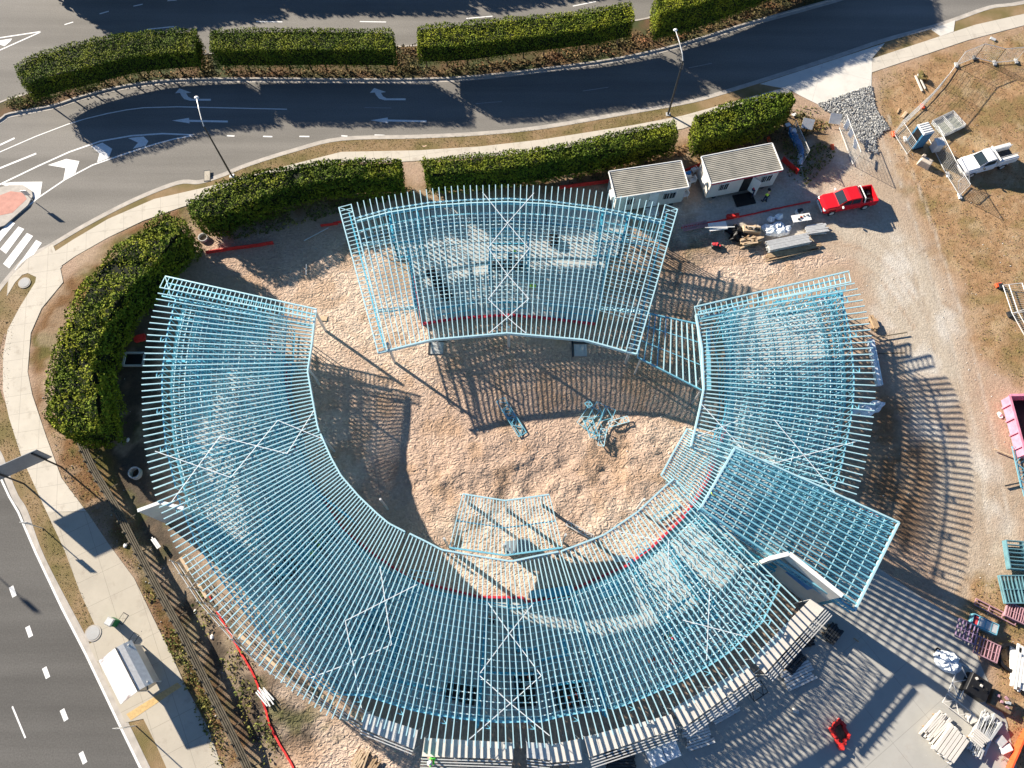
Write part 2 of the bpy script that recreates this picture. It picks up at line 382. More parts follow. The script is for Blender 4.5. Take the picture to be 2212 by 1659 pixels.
grassz = zone([(1883, 157), (2212, 60), (2400, 60), (2400, 880), (2200, 830), (2110, 760), (2070, 600), (2010, 500), (1960, 400), (1900, 280)], 1.2, 3.5)
grassz = np.maximum(grassz, zone([(2090, 1260), (2212, 1240), (2300, 1300), (2300, 1750), (2150, 1659), (2180, 1560), (2150, 1450), (2080, 1350)], .6, 2.5))
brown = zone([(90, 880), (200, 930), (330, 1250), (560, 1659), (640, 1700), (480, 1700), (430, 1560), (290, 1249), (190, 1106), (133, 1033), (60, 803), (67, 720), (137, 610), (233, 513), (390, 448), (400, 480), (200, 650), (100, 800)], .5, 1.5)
shaded_dirt = zone([(280, 640), (340, 620), (350, 1080), (560, 1450), (800, 1600), (620, 1620), (540, 1659), (330, 1250), (190, 930), (240, 700)], .7, 2.0)  # dark brown soil strip, with the hedge's shade painted into it
shaded_dirt = np.maximum(shaded_dirt, zone([(1390, 600), (1500, 440), (1760, 520), (1500, 560), (1480, 640)], .8, 2) * .5)
shrubz = zone([(900, 400), (1330, 350), (1500, 300), (1700, 250), (1790, 260), (1790, 330), (1700, 330), (1330, 400), (900, 440), (600, 470), (430, 520), (420, 480), (500, 450), (870, 370)], .5, 2.0)
inside = sd_poly(GX, GY, site_poly)
ZG = (n1 * .10 + n2 * .05) * (1 - gravel * .7)
rip = fbm(GX * 1.0, GY * 1.0, 1.7, 3) - .5
ridge = 1 - np.abs(2 * fbm(GX + 9, GY + 5, 1.0, 3) - 1)
ZG += sandz * (rip * .10 + n3 * .05) + mound * sandz * (.3 + 1.1 * n1 + .12 * n2 + rip * .3)
bank = zone([(230, 700), (300, 800), (290, 1000), (330, 1130), (500, 1400), (620, 1659), (545, 1659), (330, 1250), (180, 940), (180, 850)], 1.0, .5)
ZG = ZG - .5 * bank
# keep flat under slabs and paths
flat = zone([(870, 550), (1330, 550), (1290, 700), (920, 700)], .5, 0)
flat = np.maximum(flat, zone([(1830, 1180), (2080, 1330), (2230, 1700), (1200, 1700), (1500, 1540), (1720, 1300)], .5, 0))
ZG = ZG * (1 - flat) - .03
pathz = sd_poly(GX, GY, [W(p) for p in [(60, 803), (100, 943), (187, 1106), (290, 1249), (397, 1473), (480, 1659), (500, 1759), (200, 1700), (20, 903), (7, 770), (43, 663), (130, 576), (310, 477), (607, 372), (904, 325), (1171, 302), (1475, 252), (1885, 127), (2212, 30), (2212, 55), (1883, 187), (1768, 227), (1475, 277), (1037, 337), (737, 350), (390, 448), (173, 553)]])
ZG = np.where(pathz < .4, np.minimum(ZG * .3, .006), ZG)
ZG = np.where(inside > -.75, -.45, ZG)
east = zone([(1900, 850), (1960, 900), (2010, 1000), (2010, 1130), (1960, 1200), (1880, 1100), (1880, 950)], 1.0, 3.0)
cols = {'sand': (.40, .29, .22), 'dirt': (.33, .235, .165), 'gravel': (.40, .345, .275), 'grass': (.33, .21, .115), 'brown': (.17, .095, .045), 'dark': (.075, .06, .045), 'shrub': (.20, .13, .07)}  # 'dark' is brown soil lowered further to carry the hedge shade
C = np.zeros(GX.shape + (3,)) + np.array(cols['dirt'])
def over(zn, c):
    global C
    C = C * (1 - zn[..., None]) + np.array(cols[c]) * zn[..., None]
over(np.clip(.5 + n1 * 2, 0, 1) * .5, 'sand')
over(sandz, 'sand'); over(shaded_dirt, 'dark'); over(gravel, 'gravel'); over(grassz, 'grass'); over(brown, 'brown'); over(east * .8, 'brown'); over(shrubz, 'shrub')
def spots(zn, c, s, thr, k=.6, seed=0):
    m = np.clip((fbm(GX + seed, GY + seed, s, 5) - thr) * 8, 0, 1) * zn * k
    global C
    C = C * (1 - m[..., None]) + np.array(c) * m[..., None]
spots(sandz, (.54, .42, .33), .14, .50, .75, 3); spots(sandz, (.33, .21, .125), .5, .55, .5, 11)
spots(gravel, (.50, .47, .42), .3, .5, .7, 21); spots(gravel, (.34, .25, .175), .16, .50, .7, 27)
spots(grassz, (.17, .13, .05), .5, .52, .7, 33); spots(grassz, (.38, .28, .17), .7, .54, .7, 37); spots(grassz, (.24, .14, .07), 1.6, .5, .6, 39)
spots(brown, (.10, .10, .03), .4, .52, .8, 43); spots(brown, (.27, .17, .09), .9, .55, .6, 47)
spots(shaded_dirt, (.08, .085, .03), .5, .56, .7, 53); spots(shaded_dirt, (.17, .12, .08), .8, .58, .5, 57)
spots(1 - np.clip(sandz + gravel + grassz, 0, 1), (.35, .27, .19), .6, .54, .5, 61)
def track(px, off=.8, w=.17, c=(.30, .215, .14), k=.55, dz=.03):
    global C, ZG
    P = smooth_line(Ws(px), 6)
    for sg in (-1, 1):
        Q = offset_line(P, sg * off); d = np.full(GX.shape, 1e9)
        for a, b_ in zip(Q, Q[1:]):
            dx, dy = b_.x - a.x, b_.y - a.y; t = np.clip(((GX - a.x) * dx + (GY - a.y) * dy) / (dx * dx + dy * dy + 1e-9), 0, 1); d = np.minimum(d, np.hypot(GX - a.x - t * dx, GY - a.y - t * dy))
        m = np.clip(1.3 - d / w, 0, 1) * np.clip(.7 + n2 * 2.5, 0, 1) * k; C = C * (1 - m[..., None]) + np.array(c) * m[..., None]; ZG = ZG - m * dz
for px, c_ in (([(1880, 250), (1930, 380), (1985, 560), (2040, 760), (2080, 980), (2110, 1200), (2110, 1320)], (.30, .235, .17)), ([(1900, 250), (1965, 400), (2020, 560), (2075, 740), (2130, 950), (2160, 1150)], (.46, .42, .36)),
               ([(1500, 480), (1640, 470), (1800, 490), (1920, 560), (2000, 700)], (.30, .24, .18)), ([(1870, 260), (1850, 360), (1760, 460), (1600, 500)], (.46, .41, .34)), ([(1905, 300), (2000, 380), (2110, 400), (2212, 420), (2300, 440)], (.36, .27, .19)),
               ([(2000, 560), (2090, 520), (2180, 540), (2300, 560)], (.24, .17, .11)), ([(1990, 700), (1900, 580), (1780, 540), (1500, 560)], (.32, .22, .15)), ([(1200, 640), (1080, 700), (960, 850), (940, 1000), (1000, 1150)], (.33, .23, .155)), ([(700, 700), (860, 800), (1050, 830), (1250, 820), (1480, 900)], (.33, .23, .155)),
               ([(2050, 640), (2140, 700), (2230, 720)], (.24, .16, .10)), ([(2040, 1290), (2120, 1180), (2190, 1050)], (.33, .28, .22))):
    track(px, c=c_)
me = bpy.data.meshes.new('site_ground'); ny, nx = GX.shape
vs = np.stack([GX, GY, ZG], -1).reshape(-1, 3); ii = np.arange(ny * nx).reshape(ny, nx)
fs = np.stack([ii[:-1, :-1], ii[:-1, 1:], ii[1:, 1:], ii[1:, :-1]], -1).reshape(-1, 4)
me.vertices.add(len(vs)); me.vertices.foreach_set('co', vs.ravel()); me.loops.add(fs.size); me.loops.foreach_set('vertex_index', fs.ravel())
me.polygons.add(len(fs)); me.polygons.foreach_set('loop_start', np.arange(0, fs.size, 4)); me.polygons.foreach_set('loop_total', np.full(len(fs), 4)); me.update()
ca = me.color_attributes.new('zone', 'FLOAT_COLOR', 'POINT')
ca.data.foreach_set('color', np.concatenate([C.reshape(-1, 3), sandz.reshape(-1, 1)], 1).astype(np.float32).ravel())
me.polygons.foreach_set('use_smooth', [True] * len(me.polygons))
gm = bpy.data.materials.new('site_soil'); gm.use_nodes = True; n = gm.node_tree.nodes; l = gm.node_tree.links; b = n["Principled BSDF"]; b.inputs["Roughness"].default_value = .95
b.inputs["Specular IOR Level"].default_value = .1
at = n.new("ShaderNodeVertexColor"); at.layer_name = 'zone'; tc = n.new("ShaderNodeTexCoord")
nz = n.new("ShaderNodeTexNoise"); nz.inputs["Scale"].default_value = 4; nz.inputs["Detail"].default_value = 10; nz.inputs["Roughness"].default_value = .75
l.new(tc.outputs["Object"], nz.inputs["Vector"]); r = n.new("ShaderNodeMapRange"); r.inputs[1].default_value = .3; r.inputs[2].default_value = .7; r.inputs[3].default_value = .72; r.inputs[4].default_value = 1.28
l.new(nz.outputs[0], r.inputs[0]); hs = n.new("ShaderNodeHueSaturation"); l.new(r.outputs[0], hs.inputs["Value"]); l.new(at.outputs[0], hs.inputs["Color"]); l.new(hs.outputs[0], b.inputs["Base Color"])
# wheel and track marks: stretched noise; sand ripples
mp = n.new("ShaderNodeMapping"); mp.inputs["Scale"].default_value = (1.35, 1.9, 1); mp.inputs["Rotation"].default_value[2] = R(-25); l.new(tc.outputs["Object"], mp.inputs[0])
n2_ = n.new("ShaderNodeTexNoise"); n2_.inputs["Scale"].default_value = 1.55; n2_.inputs["Detail"].default_value = 2.5; n2_.inputs["Roughness"].default_value = .5; n2_.inputs["Distortion"].default_value = 1.3; l.new(mp.outputs[0], n2_.inputs["Vector"])
n3_ = n.new("ShaderNodeTexNoise"); n3_.inputs["Scale"].default_value = 9; n3_.inputs["Detail"].default_value = 6; l.new(tc.outputs["Object"], n3_.inputs["Vector"])
b1 = n.new("ShaderNodeBump"); b1.inputs["Strength"].default_value = 1; l.new(n3_.outputs[0], b1.inputs["Height"]); b1.inputs["Distance"].default_value = .04
b2 = n.new("ShaderNodeBump"); mm = n.new("ShaderNodeMath"); mm.operation = 'MULTIPLY_ADD'; mm.inputs[1].default_value = .9; mm.inputs[2].default_value = .12; l.new(at.outputs["Alpha"], mm.inputs[0])
l.new(mm.outputs[0], b2.inputs["Strength"]); b2.inputs["Distance"].default_value = .22; l.new(n2_.outputs[0], b2.inputs["Height"]); l.new(b1.outputs[0], b2.inputs["Normal"]); l.new(b2.outputs[0], b.inputs["Normal"])
me.materials.append(gm); go = bpy.data.objects.new('site_ground', me); COL.objects.link(go); tag(go, kind='structure')
def gz(x, y):
    i = int((x + 48) / .28); j = int((y + 14) / .28)
    return float(ZG[min(max(j, 0), ny - 1), min(max(i, 0), nx - 1)])

# verge slab and kerb along the site edge
tag(MB().prism([Vector((160, 140, 0)), Vector((160, KAs[0].y, 0))] + offset_line(KAs, 1.0) + [Vector((-150, -40, 0)), Vector((-150, 140, 0))], -.5, ZR).build('main_road', M['asphalt']), kind='structure')
# site lies on the left-hand side when walking the kerb from right to left
tag(MB().ribbon(KAs, 2.3, -.4, .0, off=1.15).build('grass_verge', M['verge']), kind='structure')
tag(MB().ribbon(KAs, .16, -.4, .016, off=.06).build('kerb', M['kerb']), kind='structure')
tag(MB().ribbon(KAs, .40, -.4, ZR + .012, off=-.22).build('gutter', M['kerb']), kind='structure')
def path_poly(px): return [Vector((p.x, p.y, 0)) for p in Ws(px)]
def slabp(name, px, z, m): return tag(MB().prism(path_poly(px), -.3, z).build(name, m), kind='structure')
up = [(1700, 188), (1475, 250)] + q(1, 0, 1900, 810, 1300, 905, 900, 950, 500, 975, 0, 985) + q(0, 0, 1820, 1085, 1330, 1215, 1000, 1290, 700, 1420, 480, 1550, 340, 1640)
lo = [(1710, 200), (1475, 278)] + q(1, 0, 1900, 890, 1300, 985, 900, 1018, 400, 1048, 0, 1052) + q(0, 0, 1820, 1160, 1400, 1275, 1170, 1345, 930, 1430, 700, 1540, 490, 1659)
slabp('footpath', up + lo[::-1], .024, M['path'])
slabp('footpath', [(2700, -60), (2400, 5)] + q(2, 0, 2212, 90, 1900, 160, 1670, 235, 1230, 380, 1225, 470, 1850, 260, 2212, 165) + [(2400, 35), (2700, -25)], .024, M['path'])
slabp('driveway_apron', q(2, 0, 500, 545, 900, 415, 1310, 280, 1228, 378, 1222, 560, 1050, 615, 880, 680, 760, 620, 690, 580), .030, M['apron'])
slabp('driveway_apron', q(2, 0, 1610, 192, 1765, 132, 1755, 205, 1670, 235), .030, M['apron'])
slabp('footpath', q(0, 0, 340, 1640, 330, 1600) + [(70, 556), (66, 574), (80, 588)] + q(0, 1, 230, 170, 130, 330, 50, 480, 20, 650, 20, 870, 60, 1050, 140, 1300, 230, 1500, 303, 1659) +
      q(0, 1, 560, 1655, 400, 1440, 300, 1170, 210, 900, 180, 750, 200, 500, 270, 340, 410, 170, 390, 70, 490, 0), .028, M['path'])
slabp('footpath', q(0, 2, 303, 0, 420, 250, 520, 520, 610, 720, 655, 800, 575, 860, 815, 1365, 930, 1340, 1000, 1480, 1080, 1659) + [(400, 1760), (530, 1760)] + q(0, 2, 1440, 1659, 1350, 1400, 1190, 1100, 1100, 900, 1000, 700, 870, 430, 700, 200, 565, 0), .026, M['path2'])
slabp('footpath', [(18, 604), (60, 560), (114, 528), (134, 576), (126, 586), (77, 598), (60, 590), (48, 594), (33, 610), (15, 640)], .022, M['path'])
tag(MB().prism(path_poly([(-20, 700), (5, 622), (57, 563), (115, 532), (128, 580), (70, 670), (25, 730)]), -.3, .008).build('grass_verge', M['verge']), kind='structure')
# tactile strip on the path by the shelter
slabp('tactile_strip', q(0, 2, 820, 1310, 1150, 1105, 1180, 1130, 850, 1350), .034, mat('tactile_yellow', (.52, .36, .16), .8, 0, .2, 6))
# yard slab bottom right
slabp('yard_slab', [(1845, 1190), (1990, 1290), (2085, 1345), (2120, 1440), (2175, 1560), (2205, 1700), (1230, 1760), (1230, 1600), (1500, 1545), (1660, 1450), (1780, 1310)], .01, M['yard'])
# median strip
mk_top = [(-60, 265), (0, 222), (63, 202)] + [(120, 175), (220, 150), (440, 118), (640, 108), (850, 105)] + q(1, 0, 350, 300, 480, 298, 1300, 210, 1910, 135, 2040, 100) + [(1475, 22), (1540, -5), (1700, -70), (1900, -150)]
mk_bot = [(2000, -75), (1850, -20)] + q(2, 0, 920, 5, 400, 150, 0, 275) + q(1, 0, 1800, 370, 1300, 440, 700, 500, 0, 508) + q(0, 0, 1700, 503, 1150, 510, 800, 550, 520, 620, 330, 680, 60, 730) + [(0, 255), (-60, 290)]
mt = smooth_line(Ws(mk_top), 3); mbt = smooth_line(Ws(mk_bot), 3)
tag(MB().prism(mt + mbt, -.4, -.01).build('median_strip', M['cover']), kind='structure')
tag(MB().ribbon(mbt, .18, -.4, .014, off=.07).build('kerb', M['kerb']), kind='structure')
tag(MB().ribbon(mt, .18, -.4, .014, off=.07).build('kerb', M['kerb']), kind='structure')
tag(MB().ribbon(mbt, .40, -.4, ZR + .012, off=.32).build('gutter', M['kerb']), kind='structure')
# traffic island
isl = q(0, 0, -60, 1230, 60, 1200, 150, 1200, 205, 1235, 212, 1270, 180, 1330, 100, 1400, 30, 1460, -60, 1490)
tag(MB().prism(Ws(isl), -.4, .02).build('traffic_island', M['kerb']), kind='structure')
tag(MB().sheet(Ws(q(0, 0, -60, 1290, 70, 1240, 150, 1250, 175, 1290, 80, 1380, -60, 1410)), .026).build('traffic_island_paving', M['redpave']), kind='structure')

# ------------------------------------------------------------------ road markings
def line(mb, px, w=.12, z=ZR + .009): mb.ribbon(Ws(px, ZR), w, z - .008, z); return mb
mk = MB()
for c in (( 0,245,265,205),(0,325,265,207)): line(mk, q(0,0,*c), .15)
for c in ((418,160,475,143),(645,90,705,73),(865,40,925,27),(1085,5,1145,0),(955,190,1130,172),(1660,140,1830,142)): line(mk, q(0,0,*c), .13)
for c in ((120,140,290,143),(810,120,980,105),(1500,40,1650,10)): line(mk, q(1,0,*c), .13)
line(mk, q(0,0,-60,1010,0,985,230,885,440,805,560,768,700,735,820,712,930,698,1150,692,1500,700,1860,708), .11)
line(mk, q(0,0,0,940,95,895), .2); line(mk, q(0,0,0,1090,235,995), .2)
line(mk, q(0,0,-60,1225,0,1195,250,1075,450,985,650,915,850,880,1050,866,1268,875), .17)
line(mk, q(0,0,1268,875,1130,900,1000,935,800,1000,600,1070,420,1165,250,1280,90,1410), .15)
for c in ((1470,880,1520,882),(1705,884,1765,886),(1940,884,2005,885)): line(mk, q(0,0,*c), .15)
for c in ((0,880,40,883),(215,875,280,878)): line(mk, q(1,0,*c), .15)
line(mk, q(0,0,1150,519,1700,521,2212,523), .09)
tag(mk.build('road_marking', M['line']), kind='structure')
mk = MB()
for c in ((830,895,930,885,962,915,945,945,860,965,895,925),(590,950,665,925,728,965,705,1025,630,1052,645,995),(310,1070,430,1030,515,1045,490,1120,410,1170,425,1090),(0,1190,90,1180,275,1178,262,1265,225,1295,190,1230,60,1215),
          (0,262,80,250,68,268,30,300,0,290)):
    mk.sheet(Ws(q(0,0,*c), ZR), ZR + .013)
for c in ((65,1430,98,1448,-20,1590,-60,1570),(120,1468,158,1485,40,1645,0,1615),(175,1510,215,1530,60,1740,20,1710),(235,1555,272,1575,130,1775,95,1750)):
    mk.sheet(Ws(q(0,0,*c), ZR), ZR + .013)
def turn_arrow(i, x, y):
    P = [(0,30),(28,-2),(105,25),(72,30),(85,52),(110,66),(232,66),(232,78),(95,78),(60,68),(40,45),(32,28)]
    mk.sheet(Ws(q(i,0,*[v for a,b_ in P for v in (x+a,y+b_)]), ZR), ZR + .013)
turn_arrow(0, 1135, 575); turn_arrow(1, 185, 572)
def str_arrow(i, x, y):
    P = [(0,0),(110,-18),(112,-5),(362,0),(362,12),(112,8),(115,18)]
    mk.sheet(Ws(q(i,0,*[v for a,b_ in P for v in (x+a,y+b_)]), ZR), ZR + .013)
str_arrow(0, 1115, 782); str_arrow(1, 190, 780)
tag(mk.build('road_marking', M['line']), kind='structure')
mk = MB()
for c in ((150,697,325,700),(870,672,1040,658),(1565,590,1730,565)): line(mk, q(1,0,*c), .07)
line(mk, q(2,0,40,440,190,410), .08)
tag(mk.build('road_marking', mat('worn_paint', (.30, .30, .30))), kind='structure')
mk = MB()
for c in ((72,483,95,548),(178,742,201,808),(287,1008,312,1075),(402,1280,430,1350),(524,1557,552,1628)): line(mk, q(0,2,*c), .34, ZR+.013)
line(mk, q(0,2,80,1260,165,1465), .12, ZR+.013)
line(mk, q(0,1,-60,1300,60,1560) + q(0,2,118,0,230,260,400,620,560,930,760,1350,910,1659) + [(345,1760)], .16, ZR+.013)
tag(mk.build('road_marking', M['line']), kind='structure')
# ------------------------------------------------------------------ foliage
def leaf_mesh(P, N, size, name, m, parent=None, jit=.6):
    k = len(P); S = size * rng.uniform(.6, 1.35, k)[:, None]
    N = N + rng.normal(0, jit, (k, 3)); N /= np.linalg.norm(N, axis=1)[:, None]
    a = np.cross(N, rng.normal(0, 1, (k, 3))); a /= np.linalg.norm(a, axis=1)[:, None]; b_ = np.cross(N, a)
    a = a * S; b_ = b_ * S * .6; bend = N * S * .25
    v = np.stack([P - a, P - b_ + bend * .2, P + a - bend, P + b_ + bend * .2], 1).reshape(-1, 3)
    me = bpy.data.meshes.new(name); me.vertices.add(4 * k); me.vertices.foreach_set('co', v.ravel()); me.loops.add(4 * k); me.loops.foreach_set('vertex_index', np.arange(4 * k))
    me.polygons.add(k); me.polygons.foreach_set('loop_start', np.arange(0, 4 * k, 4)); me.polygons.foreach_set('loop_total', np.full(k, 4)); me.update(); me.materials.append(m)
    o = bpy.data.objects.new(name, me); COL.objects.link(o)
    if parent: o.parent = parent
    return o
def hedge(label, topA, topB, z0, z1, m, lump=.25, dens=110, size=.10, group='clipped hedges', trunks=True, lscale=.5):
    """topA / topB: the two long top edges in the picture (same direction), at height z1"""
    A = [Vector((p.x, p.y, 0)) for p in Ws(topA, z1)]; B = [Vector((p.x, p.y, 0)) for p in Ws(topB, z1)]
    L = sum((a - b_).length for a, b_ in zip(A, A[1:])); ns = max(6, int(L / .5))
    A = resample(smooth_line(A, 4), ns); B = resample(smooth_line(B, 4), ns)
    th = thing('hedge', label, 'hedge', ((A[ns // 2] + B[ns // 2]) / 2), group); o = th.location
    An = np.array([a[:] for a in A]); Bn = np.array([b_[:] for b_ in B])
    def pt(s, t, z):
        x = s * (ns - 1); i = np.clip(x.astype(int), 0, ns - 2); f = (x - i)[:, None]
        a = An[i] * (1 - f) + An[i + 1] * f; b_ = Bn[i] * (1 - f) + Bn[i + 1] * f
        p = a * (1 - t[:, None]) + b_ * t[:, None]; p[:, 2] = z; return p
    cross = (A[0] - B[0]).length; hh = z1 - z0
    P = []; N = []
    def add(s, t, z, nrm): P.append(pt(s, t, z)); N.append(nrm)
    ctr = None
    k = int(L * cross * dens * 1.1); s = rng.random(k); t = rng.random(k); add(s, t, np.full(k, z1), np.tile([0, 0, 1.], (k, 1)))
    d = (B[ns // 2] - A[ns // 2]).normalized(); dn = np.array(d[:])
    for tt, sg in ((0., -1.), (1., 1.)):
        k = int(L * hh * dens * .8); s = rng.random(k); add(s, np.full(k, tt), rng.uniform(z0, z1, k), np.tile(dn * sg, (k, 1)))
    tv = np.array((A[1] - A[0]).normalized()[:])
    for ss, sg in ((0., -1.), (1., 1.)):
        k = int(cross * hh * dens * .9); add(np.full(k, ss), rng.random(k), rng.uniform(z0, z1, k), np.tile(tv * sg, (k, 1)))
    P = np.concatenate(P); N = np.concatenate(N)
    nl = fbm(P[:, 0] + P[:, 2] * .7 + 100, P[:, 1] + P[:, 2] * .5 + 100, lscale, 3) - .5; nf = fbm(P[:, 0] + 200 + P[:, 2], P[:, 1] + 200 - P[:, 2], 2.0, 2) - .5
    P = P + N * ((nl * 2.2 * lump)[:, None] + (nf * 1.3 * lump)[:, None] + rng.normal(0, .05, (len(P), 1)) - rng.random((len(P), 1)) ** 2 * .25)
    # stray shoots
    k = len(P) // 25; idx = rng.integers(0, len(P), k); P2 = P[idx] + N[idx] * rng.uniform(.05, .30, (k, 1)); P = np.concatenate([P, P2]); N = np.concatenate([N, N[idx]])
    leaf_mesh(P - np.array(o[:]), N, size, 'foliage', m, th)
    # inner mass
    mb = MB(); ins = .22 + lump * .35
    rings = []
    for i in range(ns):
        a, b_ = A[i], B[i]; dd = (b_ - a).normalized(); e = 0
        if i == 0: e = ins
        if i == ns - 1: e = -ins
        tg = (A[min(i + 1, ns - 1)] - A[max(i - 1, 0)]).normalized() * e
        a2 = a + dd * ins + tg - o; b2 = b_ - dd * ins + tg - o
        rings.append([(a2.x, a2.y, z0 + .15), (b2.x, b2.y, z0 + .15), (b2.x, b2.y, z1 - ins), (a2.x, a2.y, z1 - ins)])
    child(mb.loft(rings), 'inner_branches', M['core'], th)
    if trunks:
        nt_ = max(3, int(L / 1.8))
        for i in range(nt_):
            c = (lerp(A[int((i + .5) / nt_ * (ns - 1))], B[int((i + .5) / nt_ * (ns - 1))], .5)) - o; c.z = -.05
            child(MB().tube(c, c + Vector((random.uniform(-.1, .1), random.uniform(-.1, .1), z0 + .4)), .09, 7, .06), 'trunk', M['bark'], th)
    return th
ZT, ZB_ = 4.1, 1.7
hedge('clipped hedge on the median, westernmost, curving towards the road nose', [(30,140),(93,108),(213,78),(300,66),(424,60)], [(46,185),(93,168),(160,152),(283,122),(421,110)], ZB_, ZT, M['leaf'], .17, size=.075, dens=170, lscale=.8)
hedge('straight clipped hedge on the median, second from the left', [(452,62),(560,60),(700,60),(846,62)], [(452,108),(560,108),(700,107),(850,108)], ZB_, ZT, M['leaf'], .18, size=.075, dens=170, lscale=.8)
hedge('long clipped hedge on the median with lime patches, third from the left', [(901,55),(994,46),(1114,34),(1237,24),(1364,3)], [(901,100),(997,97),(1121,81),(1271,63),(1371,43)], ZB_, ZT, M['leaf2'], .18, size=.075, dens=170, lscale=.8)
hedge('clipped hedge on the median cut by the top edge of the picture', [(1416,-18),(1540,-55),(1660,-105),(1860,-195)], [(1424,28),(1540,-2),(1660,-50),(1870,-135)], 1.4, 5.0, M['leaf2'], .18, size=.075, dens=170, lscale=.8)
for i, (x0, x1, y0, y1) in enumerate(((40, 425, -95, -140), (455, 845, -142, -150), (880, 1400, -152, -215))):
    hedge(('tall hedge north of the upper road, west of the other two', 'tall hedge north of the upper road between two others', 'tall hedge north of the upper road, east of the other two')[i],
          [(x0, y0 - 45), (x1, y1 - 45)], [(x0, y0), (x1, y1)], .8, 4.6, M['leaf'], .15, dens=25, size=.2, lscale=.8)
hedge('bushy hedge beside the footpath, left of the grass gap', [(405,432),(467,398),(540,368),(617,356),(697,342),(737,344),(866,340)], [(418,470),(467,466),(567,424),(667,396),(737,386),(800,382),(868,380)], .5, 3.5, M['leaf'], .42, dens=150, size=.095)
hedge('long hedge beside the footpath behind the back of the pavilion frame', [(912,342),(1037,332),(1164,318),(1271,298),(1371,274),(1457,258)], [(917,378),(1071,367),(1204,345),(1354,318),(1400,305),(1467,288)], .5, 3.6, M['leaf'], .28, dens=150, size=.085)
hedge('short lumpy hedge between the driveway apron and the site office', [(1501,248),(1560,226),(1608,212),(1660,203),(1708,197)], [(1509,300),(1560,288),(1610,272),(1675,250),(1721,215)], .4, 3.4, M['leaf'], .30, dens=150, size=.09)
hedge('tall wide bushy hedge curving along the west side of the site', [(352,458),(300,494),(236,545),(192,590),(158,655),(130,713),(108,775),(100,853),(108,910),(143,938)], [(402,486),(340,562),(290,612),(255,655),(232,700),(214,745),(202,790),(212,853),(212,910),(205,930)], .3, 4.2, M['leaf2'], .55, dens=130, size=.10)

def cover(px, dens, size, name, m, label, cat, zb=.02, h=.25, n_lump=.5):
    poly = [W(p) for p in px]; xs = [p.x for p in poly]; ys = [p.y for p in poly]
    k = int((max(xs) - min(xs)) * (max(ys) - min(ys)) * dens); X = rng.uniform(min(xs), max(xs), k); Y = rng.uniform(min(ys), max(ys), k)
    d = sd_poly(X, Y, poly); l_ = fbm(X + 50, Y + 50, .8, 3); keep = (d < 0) & (l_ > n_lump - rng.random(k) * .12); X = X[keep]; Y = Y[keep]; l_ = l_[keep]
    P = np.stack([X, Y, zb + rng.random(len(X)) * h * (.3 + l_)], 1); o = leaf_mesh(P, np.tile([0, 0, 1.], (len(P), 1)), size, name, m, None, .8)
    return tag(o, label, cat, kind='stuff')
cover(mk_top[2:] [0:1] + [(30,230),(60,215),(110,200),(300,165),(440,150),(650,152),(850,150),(900,148),(1120,130),(1370,70),(1420,62),(1475,50),(1560,20),(1700,-40)] + [(1800,-20)] + q(2,0,920,-5,400,138,0,262) + q(1,0,1800,358,1300,428,700,488,0,498) + q(0,0,1700,495,1150,500,800,540,520,610,330,665,60,720),
      50, .12, 'ground_cover', M['leafcover'], 'low bronze and green ground cover planted under the median hedges', 'ground cover', .0, .45, .36)
cover([(850,100),(902,100),(905,160),(850,160)], 60, .11, 'ground_cover', M['leafcover'], 'low green ground cover in the gap between two median hedges', 'ground cover', .0, .4, .3)
cover([(420,112),(452,112),(470,160),(430,165)], 60, .11, 'ground_cover', M['leafcover'], 'low ground cover in the western gap between two median hedges', 'ground cover', .0, .4, .3)
cover(q(0,0,40,700,60,640,160,612,300,618,260,665,140,710), 130, .09, 'ground_cover', M['weed'], 'dense low shrub filling the pointed nose of the median', 'ground cover', .0, .5, .2)
cover([(560,470),(720,430),(860,415),(890,405),(890,425),(740,460),(600,500),(500,520),(470,500)], 45, .13, 'weeds', M['weed'], 'sunlit yellow green weeds behind the bushy footpath hedge', 'weeds', .0, .3, .45)
cover([(930,410),(1300,355),(1500,310),(1480,335),(1310,390),(1000,420)], 40, .12, 'weeds', M['leafcover'], 'scrubby brown growth between the long hedge and the site fence', 'weeds', .0, .3, .42)
cover([(1500,305),(1600,290),(1720,240),(1780,270),(1740,300),(1620,320),(1510,335)], 40, .12, 'weeds', M['leafcover'], 'dry scrub behind the short hedge near the site office', 'weeds', .0, .3, .45)
cover([(380,1230),(430,1260),(560,1450),(600,1640),(560,1659),(500,1480),(420,1330)], 40, .11, 'weeds', M['weed'], 'green weeds along the foot of the south western scaffold', 'weeds', -.3, .5, .5)
cover([(300,1250),(345,1290),(470,1560),(500,1659),(470,1659),(430,1560)], 60, .10, 'weeds', M['weed'], 'grass and weeds between the paved path and the timber fence', 'weeds', -.1, .3, .5)

